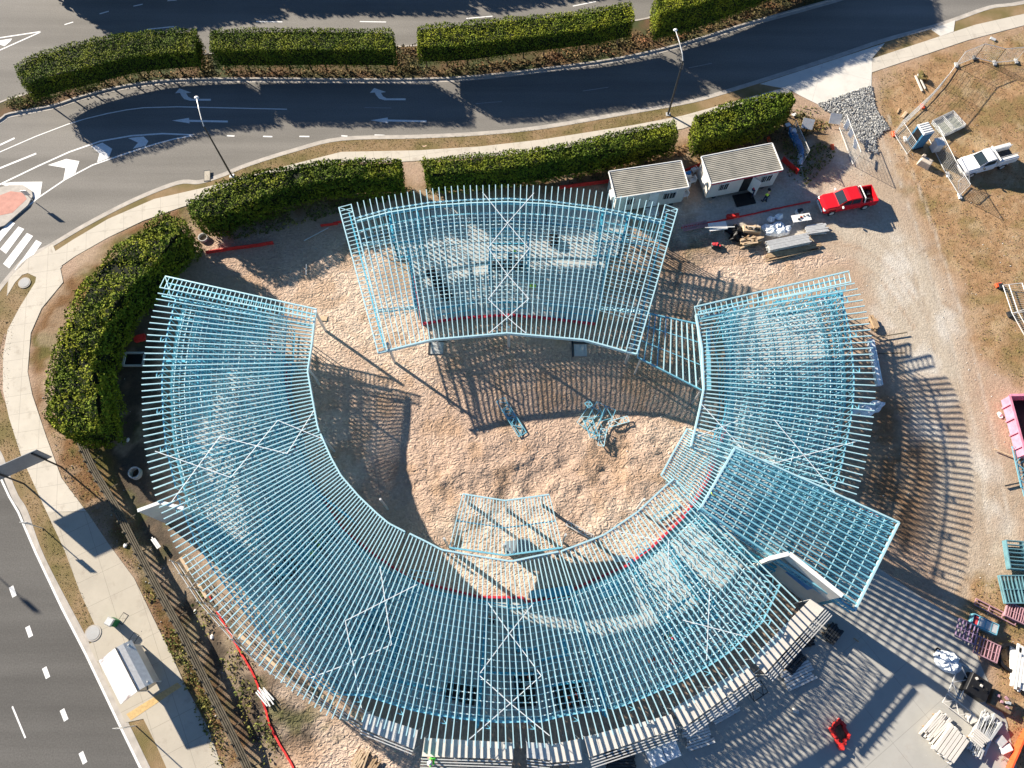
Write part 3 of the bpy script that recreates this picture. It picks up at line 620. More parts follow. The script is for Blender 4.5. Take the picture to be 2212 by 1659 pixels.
# ================================================================== steel roof frames
def fan(outer, inner, n, zo, zi, jit=0.0):
    O = resample(Ws(outer, zo), n); I = resample(Ws(inner, zi), n)
    return [(o.copy(), i.copy()) for o, i in zip(O, I)]
def truss(o, i, wo, wi, zb, cw=.07, ch=.13, web=.042, step=.8, zig=True, cwb=.04):
    """o, i: ends of the top chord; wo, wi: distances of the bottom chord's ends from them"""
    L = (Vector((i.x, i.y, 0)) - Vector((o.x, o.y, 0))).length; d = (i - o) / L      # per metre of plan length
    top = MB().beam(o, i, cw, ch); mb = MB()
    bo = o + d * wo; bi = o + d * (L - wi); to = bo.copy(); ti = bi.copy(); bo.z = bi.z = zb
    mb.beam(bo, bi, cwb, .09); mb.beam(bo, to, web, .07, d); mb.beam(bi, ti, web, .07, d)
    n = max(2, int((bi - bo).length / step)); up = False; prev = bo
    for k in range(1, n + 1):
        t = k / n; cur = lerp(to, ti, t) if not up else lerp(bo, bi, t); up = not up
        mb.beam(prev, cur, web, .08); prev = cur
    return top, mb
def frame_wing(name, label, outer, inner, n, zo, zi, wo, wi, zb=2.75, batten=.5, group='radial wings of the roof frame', pale=True, skip=(), webs=.66, purlin=False, wall=True, bw=.05):
    F_ = fan(outer, inner, n, zo, zi)
    base = sum((a + b_ for a, b_ in F_), Vector()) / (2 * n); base.z = 0
    th = thing(name, label, 'roof frame', (0, 0, 0), group); th.location = base
    def ch(mb, nm, m):
        mb.v = [(v[0] - base.x, v[1] - base.y, v[2] - base.z) for v in mb.v]; return child(mb, nm, m, th)
    for k, (o, i) in enumerate(F_):
        if k in skip: continue
        w1 = wi if not isinstance(wi, (list, tuple)) else lerp(wi[0], wi[1], k / (n - 1))
        tp, wb_ = truss(o, i, wo, w1, zb, step=webs); tr_ = ch(tp, 'roof_truss', M['steel_lit']); wo_ = ch(wb_, 'web_members', M['steel']); wo_.parent = tr_
    # inner fascia beam
    ch(MB().chain([i + Vector((0, 0, .0)) for o, i in F_], .12, .34), 'fascia_beam', M['steel_lit'])
    if batten:
        Lm = min((i - o).length for o, i in F_); nb = int((Lm - wo - .3) / batten); nb = min(nb, 28)
        for j in range(nb):
            pts = []
            for k, (o, i) in enumerate(F_):
                Lk = (Vector((i.x, i.y, 0)) - Vector((o.x, o.y, 0))).length; w1 = wi if not isinstance(wi, (list, tuple)) else lerp(wi[0], wi[1], k / (n - 1))
                t = (wo + (Lk - wo - w1) * (j + .5) / nb) / Lk; p = lerp(o, i, t); p.z = zb + .07; pts.append(p)
            a0 = random.random() < .25
            ch(MB().chain(pts[random.randint(0, 3) if a0 else 0: n - (random.randint(0, 3) if a0 else 0)], bw, .05), 'ceiling_batten', M['batten'])
    if wall:   # outer stud wall, plates, blocking between rafters
        P1 = []; P0 = []
        for o, i in F_:
            L = (i - o).length; p = lerp(o, i, wo / L); P1.append(Vector((p.x, p.y, p.z - .12))); P0.append(Vector((p.x, p.y, .15)))
        mb = MB().chain(P1, .10, .07).chain([Vector((p.x, p.y, zb)) for p in P1], .10, .07).chain(P0, .09, .05)
        for a, b_ in zip(P0, P1): mb.beam(a, b_, .04, .08)
        for k in range(0, n - 1, 4):
            if k % 8 == 0: mb.beam(Vector((P0[k].x, P0[k].y, zb)), P1[min(k + 3, n - 1)], .04, .03)
        ch(mb, 'outer_stud_wall', M['steel'])
        mb = MB()
        for k in range(2, n - 2, 6): 
            a, b_ = P1[k], P1[k + 1]; m_ = lerp(F_[k][0], F_[k][1], .35 / (F_[k][0] - F_[k][1]).length); m2 = lerp(F_[k + 1][0], F_[k + 1][1], .35 / (F_[k + 1][0] - F_[k + 1][1]).length)
            mb.beam(a, b_, .06, .16); 
            c = lerp(a, F_[k][0], .28); d_ = lerp(b_, F_[k + 1][0], .28); mb.beam(c, d_, .05, .12); mb.beam(a, d_, .04, .05)
        ch(mb, 'bracing_block', M['steel'])
        P2 = []
        for k, (o, i) in enumerate(F_):
            L = (i - o).length; w1 = wi if not isinstance(wi, (list, tuple)) else lerp(wi[0], wi[1], k / (n - 1)); p = lerp(o, i, 1 - w1 / L); P2.append(Vector((p.x, p.y, zb - .1)))
        mb = MB().chain(P2, .10, .07).chain([Vector((p.x, p.y, .15)) for p in P2], .09, .05)
        for k, p in enumerate(P2):
            if (k // 5) % 3 != 1: mb.beam(Vector((p.x, p.y, .15)), p, .04, .08)
        ch(mb, 'inner_stud_wall', M['steel_shade'])
    th['_'] = 0; del th['_']
    return th, F_, ch, base
def strap(ch, px, z, zf=None):
    P = Ws(px, z) if zf is None else [W(p, zf(k / (len(px) - 1))) for k, p in enumerate(px)]
    ch(MB().chain(P, .055, .01), 'bracing_strap', M['strap'])
def stud_wall(ch, px, h=2.6, m='steel_shade', z0=.12):
    P = Ws(px, h); mb = MB().chain(P, .17, .10).chain([Vector((p.x, p.y, z0 + .03)) for p in P], .10, .05)
    mb.chain([Vector((p.x, p.y, (h + z0) / 2)) for p in P], .09, .04)
    for a, b_ in zip(P, P[1:]):
        n_ = max(1, int((b_ - a).length / .5))
        for k in range(n_ + 1):
            p = lerp(a, b_, k / n_); mb.beam(Vector((p.x, p.y, z0)), p, .06, .09)
    ch(mb, 'stud_wall', M[m])
def ladder(ch, a0, a1, b0, b1, z, n, m='steel_lit', name='gable_ladder', drop=.5):
    A = Ws([a0, a1], z); B = Ws([b0, b1], z); mb = MB().beam(A[0], A[1], .10, .14).beam(B[0], B[1], .09, .12)
    for k in range(n + 1):
        a, b_ = lerp(A[0], A[1], k / n), lerp(B[0], B[1], k / n); mb.beam(a, b_, .05, .06)
    mb.beam(A[0], lerp(B[0], B[1], 2 / n), .05, .06)
    ch(mb, name, M[m])

# ---- back pavilion
pav_out = A3(125,140,200,118,290,98,390,82,470,66,590,50,670,36,780,28,930,25,1085,20,1240,26,1390,35,1545,48,1640,62,1735,85,1890,110,2040,142)
pav_in = A3(345,1035,620,968,1078,928,1550,970,1800,1040)
ZPO, ZPI = 4.3, 4.0
th, PF, ch, pb = frame_wing('roof_frame', 'fan shaped steel roof frame of the separate back pavilion under the footpath hedge', pav_out, pav_in, 51, ZPO, ZPI, 2.0, 3.3, 3.0, .46, webs=.8, wall=False, bw=.042)
ladder(ch, A3(50,160), A3(290,1048), A3(125,140), A3(345,1035), ZPO - .05, 36)
ladder(ch, A3(2115,170), A3(1865,1055), A3(2040,142), A3(1800,1040), ZPO - .05, 36)
ch(MB().beam(*Ws([A3(290,1048), A3(345,1035)], ZPI), .12, .24), 'fascia_beam', M['steel_lit'])
ch(MB().beam(*Ws([A3(1865,1055), A3(1800,1040)], ZPI), .12, .24), 'fascia_beam', M['steel_lit'])
# deep blue side trusses under the ladders
for a, b_ in ((A3(112,190), A3(325,1010)), (A3(2050,200), A3(1845,1020))):
    P0, P1 = W(a, 3.4), W(b_, 3.4); mb = MB().beam(P0, P1, .10, .12); Q0, Q1 = P0 - Z * .6, P1 - Z * .6; mb.beam(Q0, Q1, .10, .1)
    for k in range(24): mb.beam(lerp(P0, P1, k / 24), lerp(Q0, Q1, (k + 1) / 24), .05, .05).beam(lerp(Q0, Q1, (k + 1) / 24), lerp(P0, P1, (k + 1) / 24), .05, .05)
    ch(mb, 'edge_truss', M['steel_shade'])
zs = lambda t: 4.33 - .2 * t
strap(ch, A3(925,65,1078,255,1210,410,1078,570,960,718,1078,830,1190,925), 0, zs)
strap(ch, A3(1240,70,1078,255,960,405,1078,570,1208,715,1078,830,965,925), 0, lambda t: 4.345 - .2 * t)
for px, z in ((A3(140,228,350,170,600,130,850,112,1085,105,1320,118,1600,155,1820,195,2040,240), 4.05), (A3(150,245,350,190,600,150,850,132,1085,125,1320,138,1600,172,1820,212,2040,255), 3.1)):
    ch(MB().chain(Ws(px, z), .11, .10), 'wall_plate', M['steel_lit'])
for px in (A3(190,395,360,372,395,368), A3(280,800,525,775), A3(1640,780,1900,805), A3(1785,368,1960,400)):
    P = Ws(px, 3.0); mb = MB().chain(P, .10, .07).chain([p + Z * .45 for p in P], .08, .06)
    L = (P[0] - P[-1]).length; n_ = int(L / .5)
    for k in range(n_): mb.beam(lerp(P[0], P[-1], k / n_), lerp(P[0], P[-1], (k + 1) / n_) + Z * (.45), .04, .04)
    ch(mb, 'cross_truss', M['steel_lit'])
stud_wall(ch, A3(355,180,385,375,560,365)); stud_wall(ch, A3(525,170,545,370)); stud_wall(ch, A3(1660,165,1640,450)); stud_wall(ch, A3(1820,190,1775,370,1610,365))
stud_wall(ch, A3(630,780,880,740)); stud_wall(ch, A3(950,740,1205,735)); stud_wall(ch, A3(1295,745,1620,780)); stud_wall(ch, A3(985,290,1190,290)); stud_wall(ch, A3(975,430,1190,440))
stud_wall(ch, A3(470,400,520,770)); stud_wall(ch, A3(1700,400,1640,780), m='steel'); stud_wall(ch, A3(975,330,965,560)); stud_wall(ch, A3(1205,330,1205,520))
stud_wall(ch, A3(150,250,350,200,600,160,850,140,1085,135,1320,148,1600,180,1820,218,2030,262), 3.0, 'steel')

# ---- west wing
w_out = [(345,621),(337,648),(330,675),(322,703),(315,745),(309,790),(306,826),(307,870),(308,913),(313,970),(318,996),(325,1026),(335,1070)]
w_in = [(680,688),(674,745),(665,803),(675,860),(686,920),(690,933)]
ZO, ZI = 4.7, 4.0
grp = 'radial wings of the roof frame'
th, WF, ch, wb = frame_wing('roof_frame', 'western wing of the horseshoe roof frame beside the tall bushy hedge', w_out, w_in, 34, ZO, ZI, 1.5, (2.8, 2.0), bw=.042)
ladder(ch, (357,597), (684,668), (345,621), (681,688), ZO - .3, 34)
ladder(ch, (362,612), (683,680), (350,640), (678,706), 3.3, 34, m='steel')
strap(ch, q(0,1,1005,1265,1495,1435,1800,1065,2090,1185), 0, lambda t: ZO + .08 - .65 * t)
strap(ch, q(0,1,1110,1595,1425,1170,1860,1280,2035,1000), 0, lambda t: ZO + .08 - .65 * t)
for a in (q(0,1,1130,400,1660,470), q(0,1,1080,680,1900,690), q(0,1,1660,330,1660,520), q(0,1,1780,680,1800,1250), q(0,1,1150,1240,1750,1210), q(0,1,1280,700,1290,1000), q(0,1,1500,1190,1350,1560)): stud_wall(ch, a)
# ---- south-west wing
sw_out = [(340,1084)] + q(0,2,1090,120,1130,215,1265,450,1460,715,1680,1000,1975,1225) + [(705,1546)]
sw_in = [(693,938),(715,988),(737,1028),(775,1072),(815,1110),(840,1131),(875,1149)]
th, SWF, ch, _b = frame_wing('roof_frame', 'south western wing of the horseshoe roof frame facing the bus shelter', sw_out, sw_in, 43, ZO, ZI, 1.4, (2.1, 3.0))
strap(ch, q(1,2,490,470,25,705,130,1270), ZO - .2); strap(ch, q(1,2,250,350,325,860,0,1000), ZO - .25)
strap(ch, q(0,2,2212,1000,1985,1085), ZO - .1)
for a in (q(0,2,1300,30,1500,250), q(1,1,-200,1500,60,1700), [(600,1240),(665,1190),(700,1160)], [(560,1120),(660,1060)], [(745,1400),(830,1290),(900,1262)], [(760,1330),(845,1372),(850,1420)], [(640,1370),(720,1290)], [(500,1180),(600,1120),(690,1250)]): stud_wall(ch, a)
# ---- south wing
s_out = [(717,1553),(767,1555),(811,1569),(876,1589),(924,1599),(987,1609),(1087,1618),(1121,1616),(1174,1616),(1227,1602),(1283,1593),(1325,1588)]
s_in = [(885,1153),(920,1170),(954,1188),(1030,1201),(1104,1213),(1160,1201),(1206,1192)]
th, SF, ch, _b = frame_wing('roof_frame', 'southern wing of the horseshoe roof frame at the foot of the picture, below the small courtyard canopy', s_out, s_in, 38, ZO, ZI, 1.6, (2.8, 3.2), bw=.06, batten=.6)
strap(ch, q(1,2,945,580,1090,785,1295,1060,1095,1240,820,1480), 0, lambda t: 4.2 + .5 * t); strap(ch, q(1,2,1245,590,1090,785,890,1055,1095,1240,1350,1450), 0, lambda t: 4.22 + .5 * t)
for a in (q(1,2,945,580,920,900,880,1400), q(1,2,1080,560,1080,740,1180,745), q(1,2,1150,760,1140,900,1275,885), q(1,2,880,1040,1300,1050), q(1,2,1275,900,1290,960,1470,925,1440,820), q(1,2,1310,1130,1670,1080),
          q(1,2,1520,550,1680,1080,1720,1330), q(1,2,490,470,370,830,250,1130), q(1,2,1130,950,1150,1300), q(1,2,330,1090,640,1160), q(1,2,100,680,370,830)): stud_wall(ch, a)
# ---- south-east wing
se_out = [(1340,1586),(1375,1574),(1416,1557),(1499,1520),(1560,1486),(1606,1455),(1684,1385),(1724,1300)]
se_in = [(1212,1191),(1260,1173),(1304,1156),(1377,1106),(1432,1055),(1455,1035)]
th, SEF, ch, _b = frame_wing('roof_frame', 'south eastern wing of the horseshoe roof frame over the brightly sunlit slab by the scaffold decks', se_out, se_in, 33, ZO, ZI, 1.6, (3.0, 3.0), batten=.6)
strap(ch, A2(1540,460,1950,550), ZI + .1); strap(ch, A2(2005,540,2000,1190), 4.3); strap(ch, A2(1750,310,1735,500), ZI + .1); strap(ch, q(2,2,175,500,155,960), 4.6); strap(ch, q(2,2,0,700,420,810), 4.6)
for a in (A1(430,905,870,1280,1120,1420), A1(460,890,890,1250,1130,1390), A2(1700,700,1960,1180,2200,1010), A2(1960,1180,2200,1500), q(2,2,0,760,230,680,170,500), q(2,2,0,290,160,560), A1(230,1180,540,1640)): stud_wall(ch, a)
# ---- east wing
e_out = [(1846,612),(1861,640),(1872,676),(1881,716),(1886,758),(1891,813),(1891,855),(1888,893),(1883,928),(1875,970),(1868,1010),(1858,1043),(1846,1082)]
e_in = [(1503,680),(1510,720),(1516,753),(1520,840),(1512,880),(1504,915),(1492,965)]
th, EF, ch, _b = frame_wing('roof_frame', 'eastern wing of the horseshoe roof frame beside the gravel track', e_out, e_in, 36, 4.8, ZI, 1.6, (2.4, 2.2), bw=.04)
ladder(ch, (1500,663), (1833,586), (1504,681), (1838,609), 4.3, 30)
ladder(ch, (1508,674), (1826,600), (1512,690), (1826,626), 3.4, 30, m='steel')
strap(ch, A1(510,35,900,460), 4.2); strap(ch, A1(940,120,480,300), 4.15); strap(ch, A1(1110,160,1620,770), 4.7); strap(ch, A1(1830,335,1010,550), 4.7)
for a in (q(2,1,340,340,320,1200), q(2,1,330,800,1100,830), q(2,1,1040,600,1050,1000), q(2,1,720,880,690,1100), q(2,1,450,1000,900,1040), q(2,1,800,1120,760,1300), q(2,1,1030,230,1060,560), q(2,1,600,300,1020,250)): stud_wall(ch, a)
ch(MB().chain(Ws(q(2,1,165,480,170,870), 3.2), .3, .3), 'box_gutter', M['steel'])
# ---- link wing between courtyard and entrance canopy
th, LF, ch, _b = frame_wing('roof_frame', 'short lower roof frame between the courtyard and the raised entrance canopy', A1(800,400,700,560,500,900), A1(390,240,280,430,175,625), 22, 3.9, 3.7, .6, .6, 3.0, .5, webs=.45, wall=False)
# ---- entrance canopy: parallel deep trusses
th = thing('entrance_canopy', 'raised parallelogram steel canopy frame of deep trusses projecting over the entrance yard', 'canopy', (0, 0, 0)); ZC = 4.9
PA, PB, PC, PD = Ws([(1587,968),(1941,1129),(1845,1320),(1513,1098)], ZC); base = (PA + PC) / 2; base.z = 0; th.location = base
def chc(mb, nm, m):
    mb.v = [(v[0] - base.x, v[1] - base.y, v[2] - base.z) for v in mb.v]; return child(mb, nm, m, th)
NT = 15
for k in range(NT):
    a = lerp(PA, PD, k / (NT - 1)); b_ = lerp(PB, PC, k / (NT - 1)); mb = MB().beam(a, b_, .11, .16).beam(a - Z * .85, b_ - Z * .85, .10, .12); n_ = 22
    for j in range(n_):
        p, r_ = lerp(a, b_, j / n_), lerp(a, b_, (j + 1) / n_); 
        mb.beam(p, p - Z * .85, .06, .09); mb.beam(p - Z * .85, r_, .05, .06)
    chc(mb, 'canopy_truss', M['steel'])
for j in range(15):
    t = j / 14; a = lerp(PA, PB, t); b_ = lerp(PD, PC, t); zz_ = .12 if j not in (0, 14) else 0
    chc(MB().beam(a - Z * zz_, b_ - Z * zz_, .055 if 0 < j < 14 else .14, .05 if 0 < j < 14 else .3), 'cross_member' if 0 < j < 14 else 'fascia_beam', M['steel_lit'])
chc(MB().beam(PA, PB, .12, .3), 'fascia_beam', M['steel_lit']); chc(MB().beam(PD, PC, .12, .3), 'fascia_beam', M['steel'])
for t, s_ in ((.93, .06), (.93, .94), (.05, .05), (.5, .03)):
    p = lerp(lerp(PA, PB, t), lerp(PD, PC, t), s_); chc(MB().box((p.x, p.y, 0), .2, .2, ZC - .9), 'post', M['steel'])
# ---- link pergola
th = thing('link_pergola', 'open grid of blue beams between the back pavilion and the eastern wing', 'pergola'); zl = 3.4
L1 = Ws([(1394,676),(1506,700)], zl); L2 = Ws([(1377,772),(1519,845)], zl); base = (L1[0] + L2[1]) / 2; base.z = 0; th.location = base
for k in range(11):
    t = k / 10; mb = MB().beam(lerp(*L1, t), lerp(*L2, t), .08, .12); chc(mb, 'rafter', M['steel'] if k < 4 else M['steel_lit'])
for t in (0, .28, .62, 1):
    chc(MB().beam(lerp(L1[0], L2[0], t), lerp(L1[1], L2[1], t), .06 if 0 < t < 1 else .1, .06 if 0 < t < 1 else .2), 'cross_beam', M['steel'])
for t in (.05, .97):
    p = lerp(*L2, t); chc(MB().box((p.x, p.y, 0), .12, .12, zl - .1), 'post', M['galv'])
# ---- small courtyard canopy
th = thing('courtyard_canopy', 'small bow tie shaped rafter canopy standing in the sand of the courtyard', 'canopy'); zc = 3.3
T_ = Ws(A2(300,160,650,215,1015,165), zc); B_ = Ws(A2(190,605,650,670,1125,605), zc); base = T_[1].copy(); base.z = 0; th.location = base
TT, BB = resample(T_, 29), resample(B_, 29)
for a, b_ in zip(TT, BB): chc(MB().beam(a, b_, .065, .12), 'rafter', M['steel_lit'])
chc(MB().chain(T_, .10, .16), 'edge_beam', M['steel_lit']); chc(MB().chain(B_, .12, .2), 'edge_beam', M['steel'])
chc(MB().chain([lerp(a, b_, .5) - Z * .08 for a, b_ in zip(T_, B_)], .08, .08), 'cross_beam', M['steel'])
for p in (TT[1], TT[14], TT[26], BB[1], BB[27]): chc(MB().box((p.x, p.y, -.1), .20, .20, zc), 'post', M['galv'])

# ---- slabs with red edge
def slab(px, label=None):
    P = Ws(px, .1); return tag(MB().prism(P, -.5, .10).build('floor_slab', M['concrete']), kind='structure')
slab(A3(350,215,390,475,480,480,552,868,780,832,1078,812,1280,828,1615,868,1690,470,1770,462,1830,225,1500,165,1085,130,700,160))
def at_wall(Fs, wo): return [lerp(o, i, wo / (i - o).length) for o, i in Fs]
inner_red = q(0,1,1700,540,1860,700,1870,950,1880,1080,1905,1200,1990,1420,2140,1630) + q(1,2,30,120,230,280,470,440,900,545,1180,550,1190,575,1490,547,1510,490,1850,340,2010,220) + [(1475,1115)] + A1(470,800,555,650,620,470,690,265) + q(2,1,305,820,290,600,260,420,330,330)
outer_w = [Vector((p.x, p.y, 0)) for p in (at_wall(EF, 1.5) + at_wall(SEF, 1.5)[::-1] + at_wall(SF, 1.5)[::-1] + at_wall(SWF, 1.4)[::-1] + at_wall(WF, 1.4)[::-1])]
sp = [Vector((p.x, p.y, 0)) for p in Ws(inner_red, .1)] + outer_w[::2] + [Vector((W(q(0,1,1300,330),.1).x, W(q(0,1,1300,330),.1).y, 0))]
tag(MB().prism(sp, -.5, .10).build('floor_slab', M['concrete']), kind='structure')
def edge(px, label, w=.22):
    P = Ws(px, .1); mb = MB().ribbon(P, .03, -.1, .30, 0); mb.ribbon(P, w, .28, .31, -w / 2); o = mb.build('edge_membrane', M['redmem']); return tag(o, label, 'membrane')
edge(inner_red[:-2], 'long red membrane strip along the inner slab edge of the horseshoe', .17)
edge(A3(552,868,780,832,1078,812,1280,828,1615,868), 'red membrane strip along the front slab edge of the back pavilion', .26)
edge(A3(552,868,500,560), 'short red membrane strip on the left slab edge of the back pavilion', .12)

# ================================================================== columns, walls, decks
def loc(mb, base):
    mb.v = [(v[0] - base.x, v[1] - base.y, v[2] - base.z) for v in mb.v]; return mb
def post(px, h, label, group=None, w=.26):
    p = W(px); o = bt(MB().tube((p.x, p.y, -.15), (p.x, p.y, h), w / 2, 12), 'column', M['galv'], label, 'column', group); return o
post((852, 782), 3.9, 'round grey column under the lower left corner of the back pavilion frame')
post((1099, 748), 3.9, 'round grey column under the front apex of the back pavilion frame')
post((1351, 784), 3.9, 'round grey column under the lower right corner of the back pavilion frame')
post((948, 752), 3.9, 'column rising from the sunlit square footing pad left of the pavilion apex', w=.16)
post((703, 714), 3.8, 'column at the courtyard corner of the western wing frame')
for px, lb in (((690, 830), 'column under the inner bend of the western wing'), ((722, 975), 'column under the inner edge between west and south west wings'), ((838, 1100), 'column under the inner edge of the south western wing'),
               ((968, 1180), 'column left of the small courtyard canopy under the fascia'), ((1090, 1192), 'column behind the small courtyard canopy under the fascia'), ((1215, 1172), 'column right of the small courtyard canopy under the fascia'),
               ((1375, 1100), 'column under the inner edge of the south eastern wing'), ((1502, 835), 'column under the inner bend of the eastern wing'), ((1492, 690), 'column at the upper courtyard corner of the eastern wing')):
    p = W(px); post(px, 3.8, lb, w=.18)
for px, lb in (((944, 752), 'sunlit square concrete footing pad in a shallow pit'), ((1254, 757), 'shaded square concrete footing pad in a shallow pit')):
    p = W(px); t = thing('footing_pad', lb, 'footing', (p.x, p.y, 0)); child(MB().box((0, 0, -.1), 1.1, 1.1, .14), 'pad', M['concrete'], t)
    mb = MB(); mb.box((-.68, .15, -.03), .16, 1.5, .06); mb.box((0, .72, -.03), 1.5, .16, .06); child(mb, 'pit_edge', M['dark'], t)
# white blade walls
def blade(p0, p1, h, label, th_=.32, stripe=None):
    a, b_ = W(p0, h), W(p1, h); a.z = b_.z = 0; c = (a + b_) / 2; rz = ang(a, b_); L = (a - b_).length
    t = thing('blade_wall', label, 'wall', (c.x, c.y, 0), None, rz); child(MB().box((0, 0, -.3), L, th_, h + .3), 'wall_panel', M['offwhite'], t, bevel=.01)
    child(MB().box((0, 0, h), L + .04, th_ + .04, .06), 'capping', M['white'], t)
    if stripe: child(MB().box((L * stripe[0], -th_ / 2 - .012, h * .45), L * stripe[1], .02, h * .22), 'blue_stripe', M['blueplastic'], t)
    return t
blade((1706, 1197), (1819, 1287), 6.2, 'tall white blade wall with a blue stripe beside the entrance canopy', .28, (-.02, .45))
p = W((1705, 1200), 5.3); p2 = W((1662, 1207), 5.3); 
blade((1662, 1206), (1703, 1196), 6.2, 'short white return wall at the upper end of the striped blade wall', .26)
blade((298, 1103), (347, 1085), 4.6, 'white blade wall at the outer edge of the western wing', .22)
blade((350, 1086), (396, 1098), 4.6, 'white return wall joined to the western blade wall', .22)
# scaffold decks
def deck(pa, pb, pc, pd, label, z=3.75, rails=4, base_rail=.0, pale='offwhite', group='scaffold decks around the southern eaves'):
    """pa->pb inner edge, pd->pc outer edge, in the picture"""
    A, B, Cc, D = Ws([pa, pb, pc, pd], z); c = (A + Cc) / 2; c.z = 0
    t = thing('scaffold_deck', label, 'scaffold', c, group); L = (B - A).length; n_ = max(2, int(L / .75)); mb = MB()
    for k in range(n_):
        a, b_, c2, d = lerp(A, B, k / n_), lerp(A, B, (k + 1.06) / n_), lerp(D, Cc, (k + 1.06) / n_), lerp(D, Cc, k / n_); dz = .012 * (k % 2)
        q_ = [a, b_, c2, d]; mb.add([v + Z * (dz - .05) for v in q_] + [v + Z * (dz + (.0 if i_ in (0, 3) else .035)) for i_, v in enumerate(q_)], [(3, 2, 1, 0), (4, 5, 6, 7), (0, 1, 5, 4), (1, 2, 6, 5), (2, 3, 7, 6), (3, 0, 4, 7)])
    child(loc(mb, c), 'deck_panel', M[pale], t)
    dirn = (D - A).normalized()
    for k in range(rails):
        o = dirn * (.14 + .17 * k) + Z * (.10 - .01 * k)
        child(loc(MB().beam(D + o, Cc + o, .06, .05), c), 'guard_rail', M['galv'], t)
    ns = max(2, int(L / 2.4) + 1)
    for k in range(ns):
        for e0, e1, hh in ((D, Cc, z + .12), (A, B, z - .06)):
            p = lerp(e0, e1, k / (ns - 1)) + (dirn * .12 if e0 is D else Vector()); child(loc(MB().tube((p.x, p.y, 0), (p.x, p.y, hh), .03, 6), c), 'standard', M['galv'], t)
        if k < ns - 1:
            a, b_ = lerp(D, Cc, k / (ns - 1)) + dirn * .16, lerp(D, Cc, (k + 1) / (ns - 1)) + dirn * .16; child(loc(MB().tube((a.x, a.y, .2), (b_.x, b_.y, z - .1), .025, 5), c), 'diagonal_brace', M['galv'], t)
    return t
deck((790, 1540), (902, 1577), (893, 1618), (781, 1573), 'weathered scaffold deck below the south western eaves', pale='galv', rails=2)
deck((917, 1594), (1108, 1604), (1107, 1640), (911, 1634), 'long grey scaffold deck below the southern eaves with four guard rails')
deck((1137, 1603), (1186, 1606), (1187, 1642), (1138, 1637), 'short narrow scaffold deck next to the gap below the southern eaves', pale='galv')
deck((1187, 1609), (1251, 1596), (1256, 1641), (1189, 1648), 'short pale scaffold deck without outer rails', rails=1)
deck((1262, 1592), (1448, 1544), (1459, 1574), (1273, 1636), 'pale corrugated scaffold deck at the bottom edge, third from its right end')
deck((1450, 1532), (1612, 1439), (1631, 1460), (1477, 1571), 'pale corrugated scaffold deck in the middle of the south eastern row')
deck((1623, 1424), (1750, 1295), (1781, 1314), (1652, 1455), 'pale stepped scaffold deck ending beside the striped blade wall')
# pipe scaffold without decks at the south west
sp_ = Ws([(372, 1212), (430, 1300), (500, 1380), (580, 1450), (670, 1510), (780, 1575)], 3.4)
t = thing('pipe_scaffold', 'rusty open pipe scaffold without decks along the south western eaves', 'scaffold', (sp_[2].x, sp_[2].y, 0)); c = t.location.copy()
SPR = resample(sp_, 16)
for z_ in (1.0, 2.4, 3.0, 3.5): child(loc(MB().path([Vector((p.x, p.y, z_)) for p in SPR], .035), c), 'ledger', M['galv'] if z_ != 3.0 else M['timber'], t)
IN = offset_line(SPR, .9)
for z_ in (1.5, 2.9): child(loc(MB().path([Vector((p.x, p.y, z_)) for p in IN], .03), c), 'ledger', M['galv'], t)
for k, (p, p2) in enumerate(zip(SPR, IN)):
    child(loc(MB().tube((p.x, p.y, -.5), (p.x, p.y, 3.9), .03, 6), c), 'standard', M['galv'], t); child(loc(MB().beam((p.x, p.y, 2.9), (p2.x, p2.y, 2.9), .06, .05), c), 'transom', M['timber'], t)
    if k % 3 != 1 and k < 15: b0_, b1_ = lerp(p, p2, .55), lerp(SPR[k + 1], IN[k + 1], .5); child(loc(MB().beam((b0_.x, b0_.y, 2.95), (b1_.x, b1_.y, 2.95), .22, .05), c), 'plank', M['oldtimber'] if k % 2 else M['ply'], t)
    if k % 2 and k < 15: a = SPR[k + 1]; child(loc(MB().tube((p.x, p.y, .1), (a.x, a.y, 3.4), .025, 5), c), 'diagonal_brace', M['galv'], t)

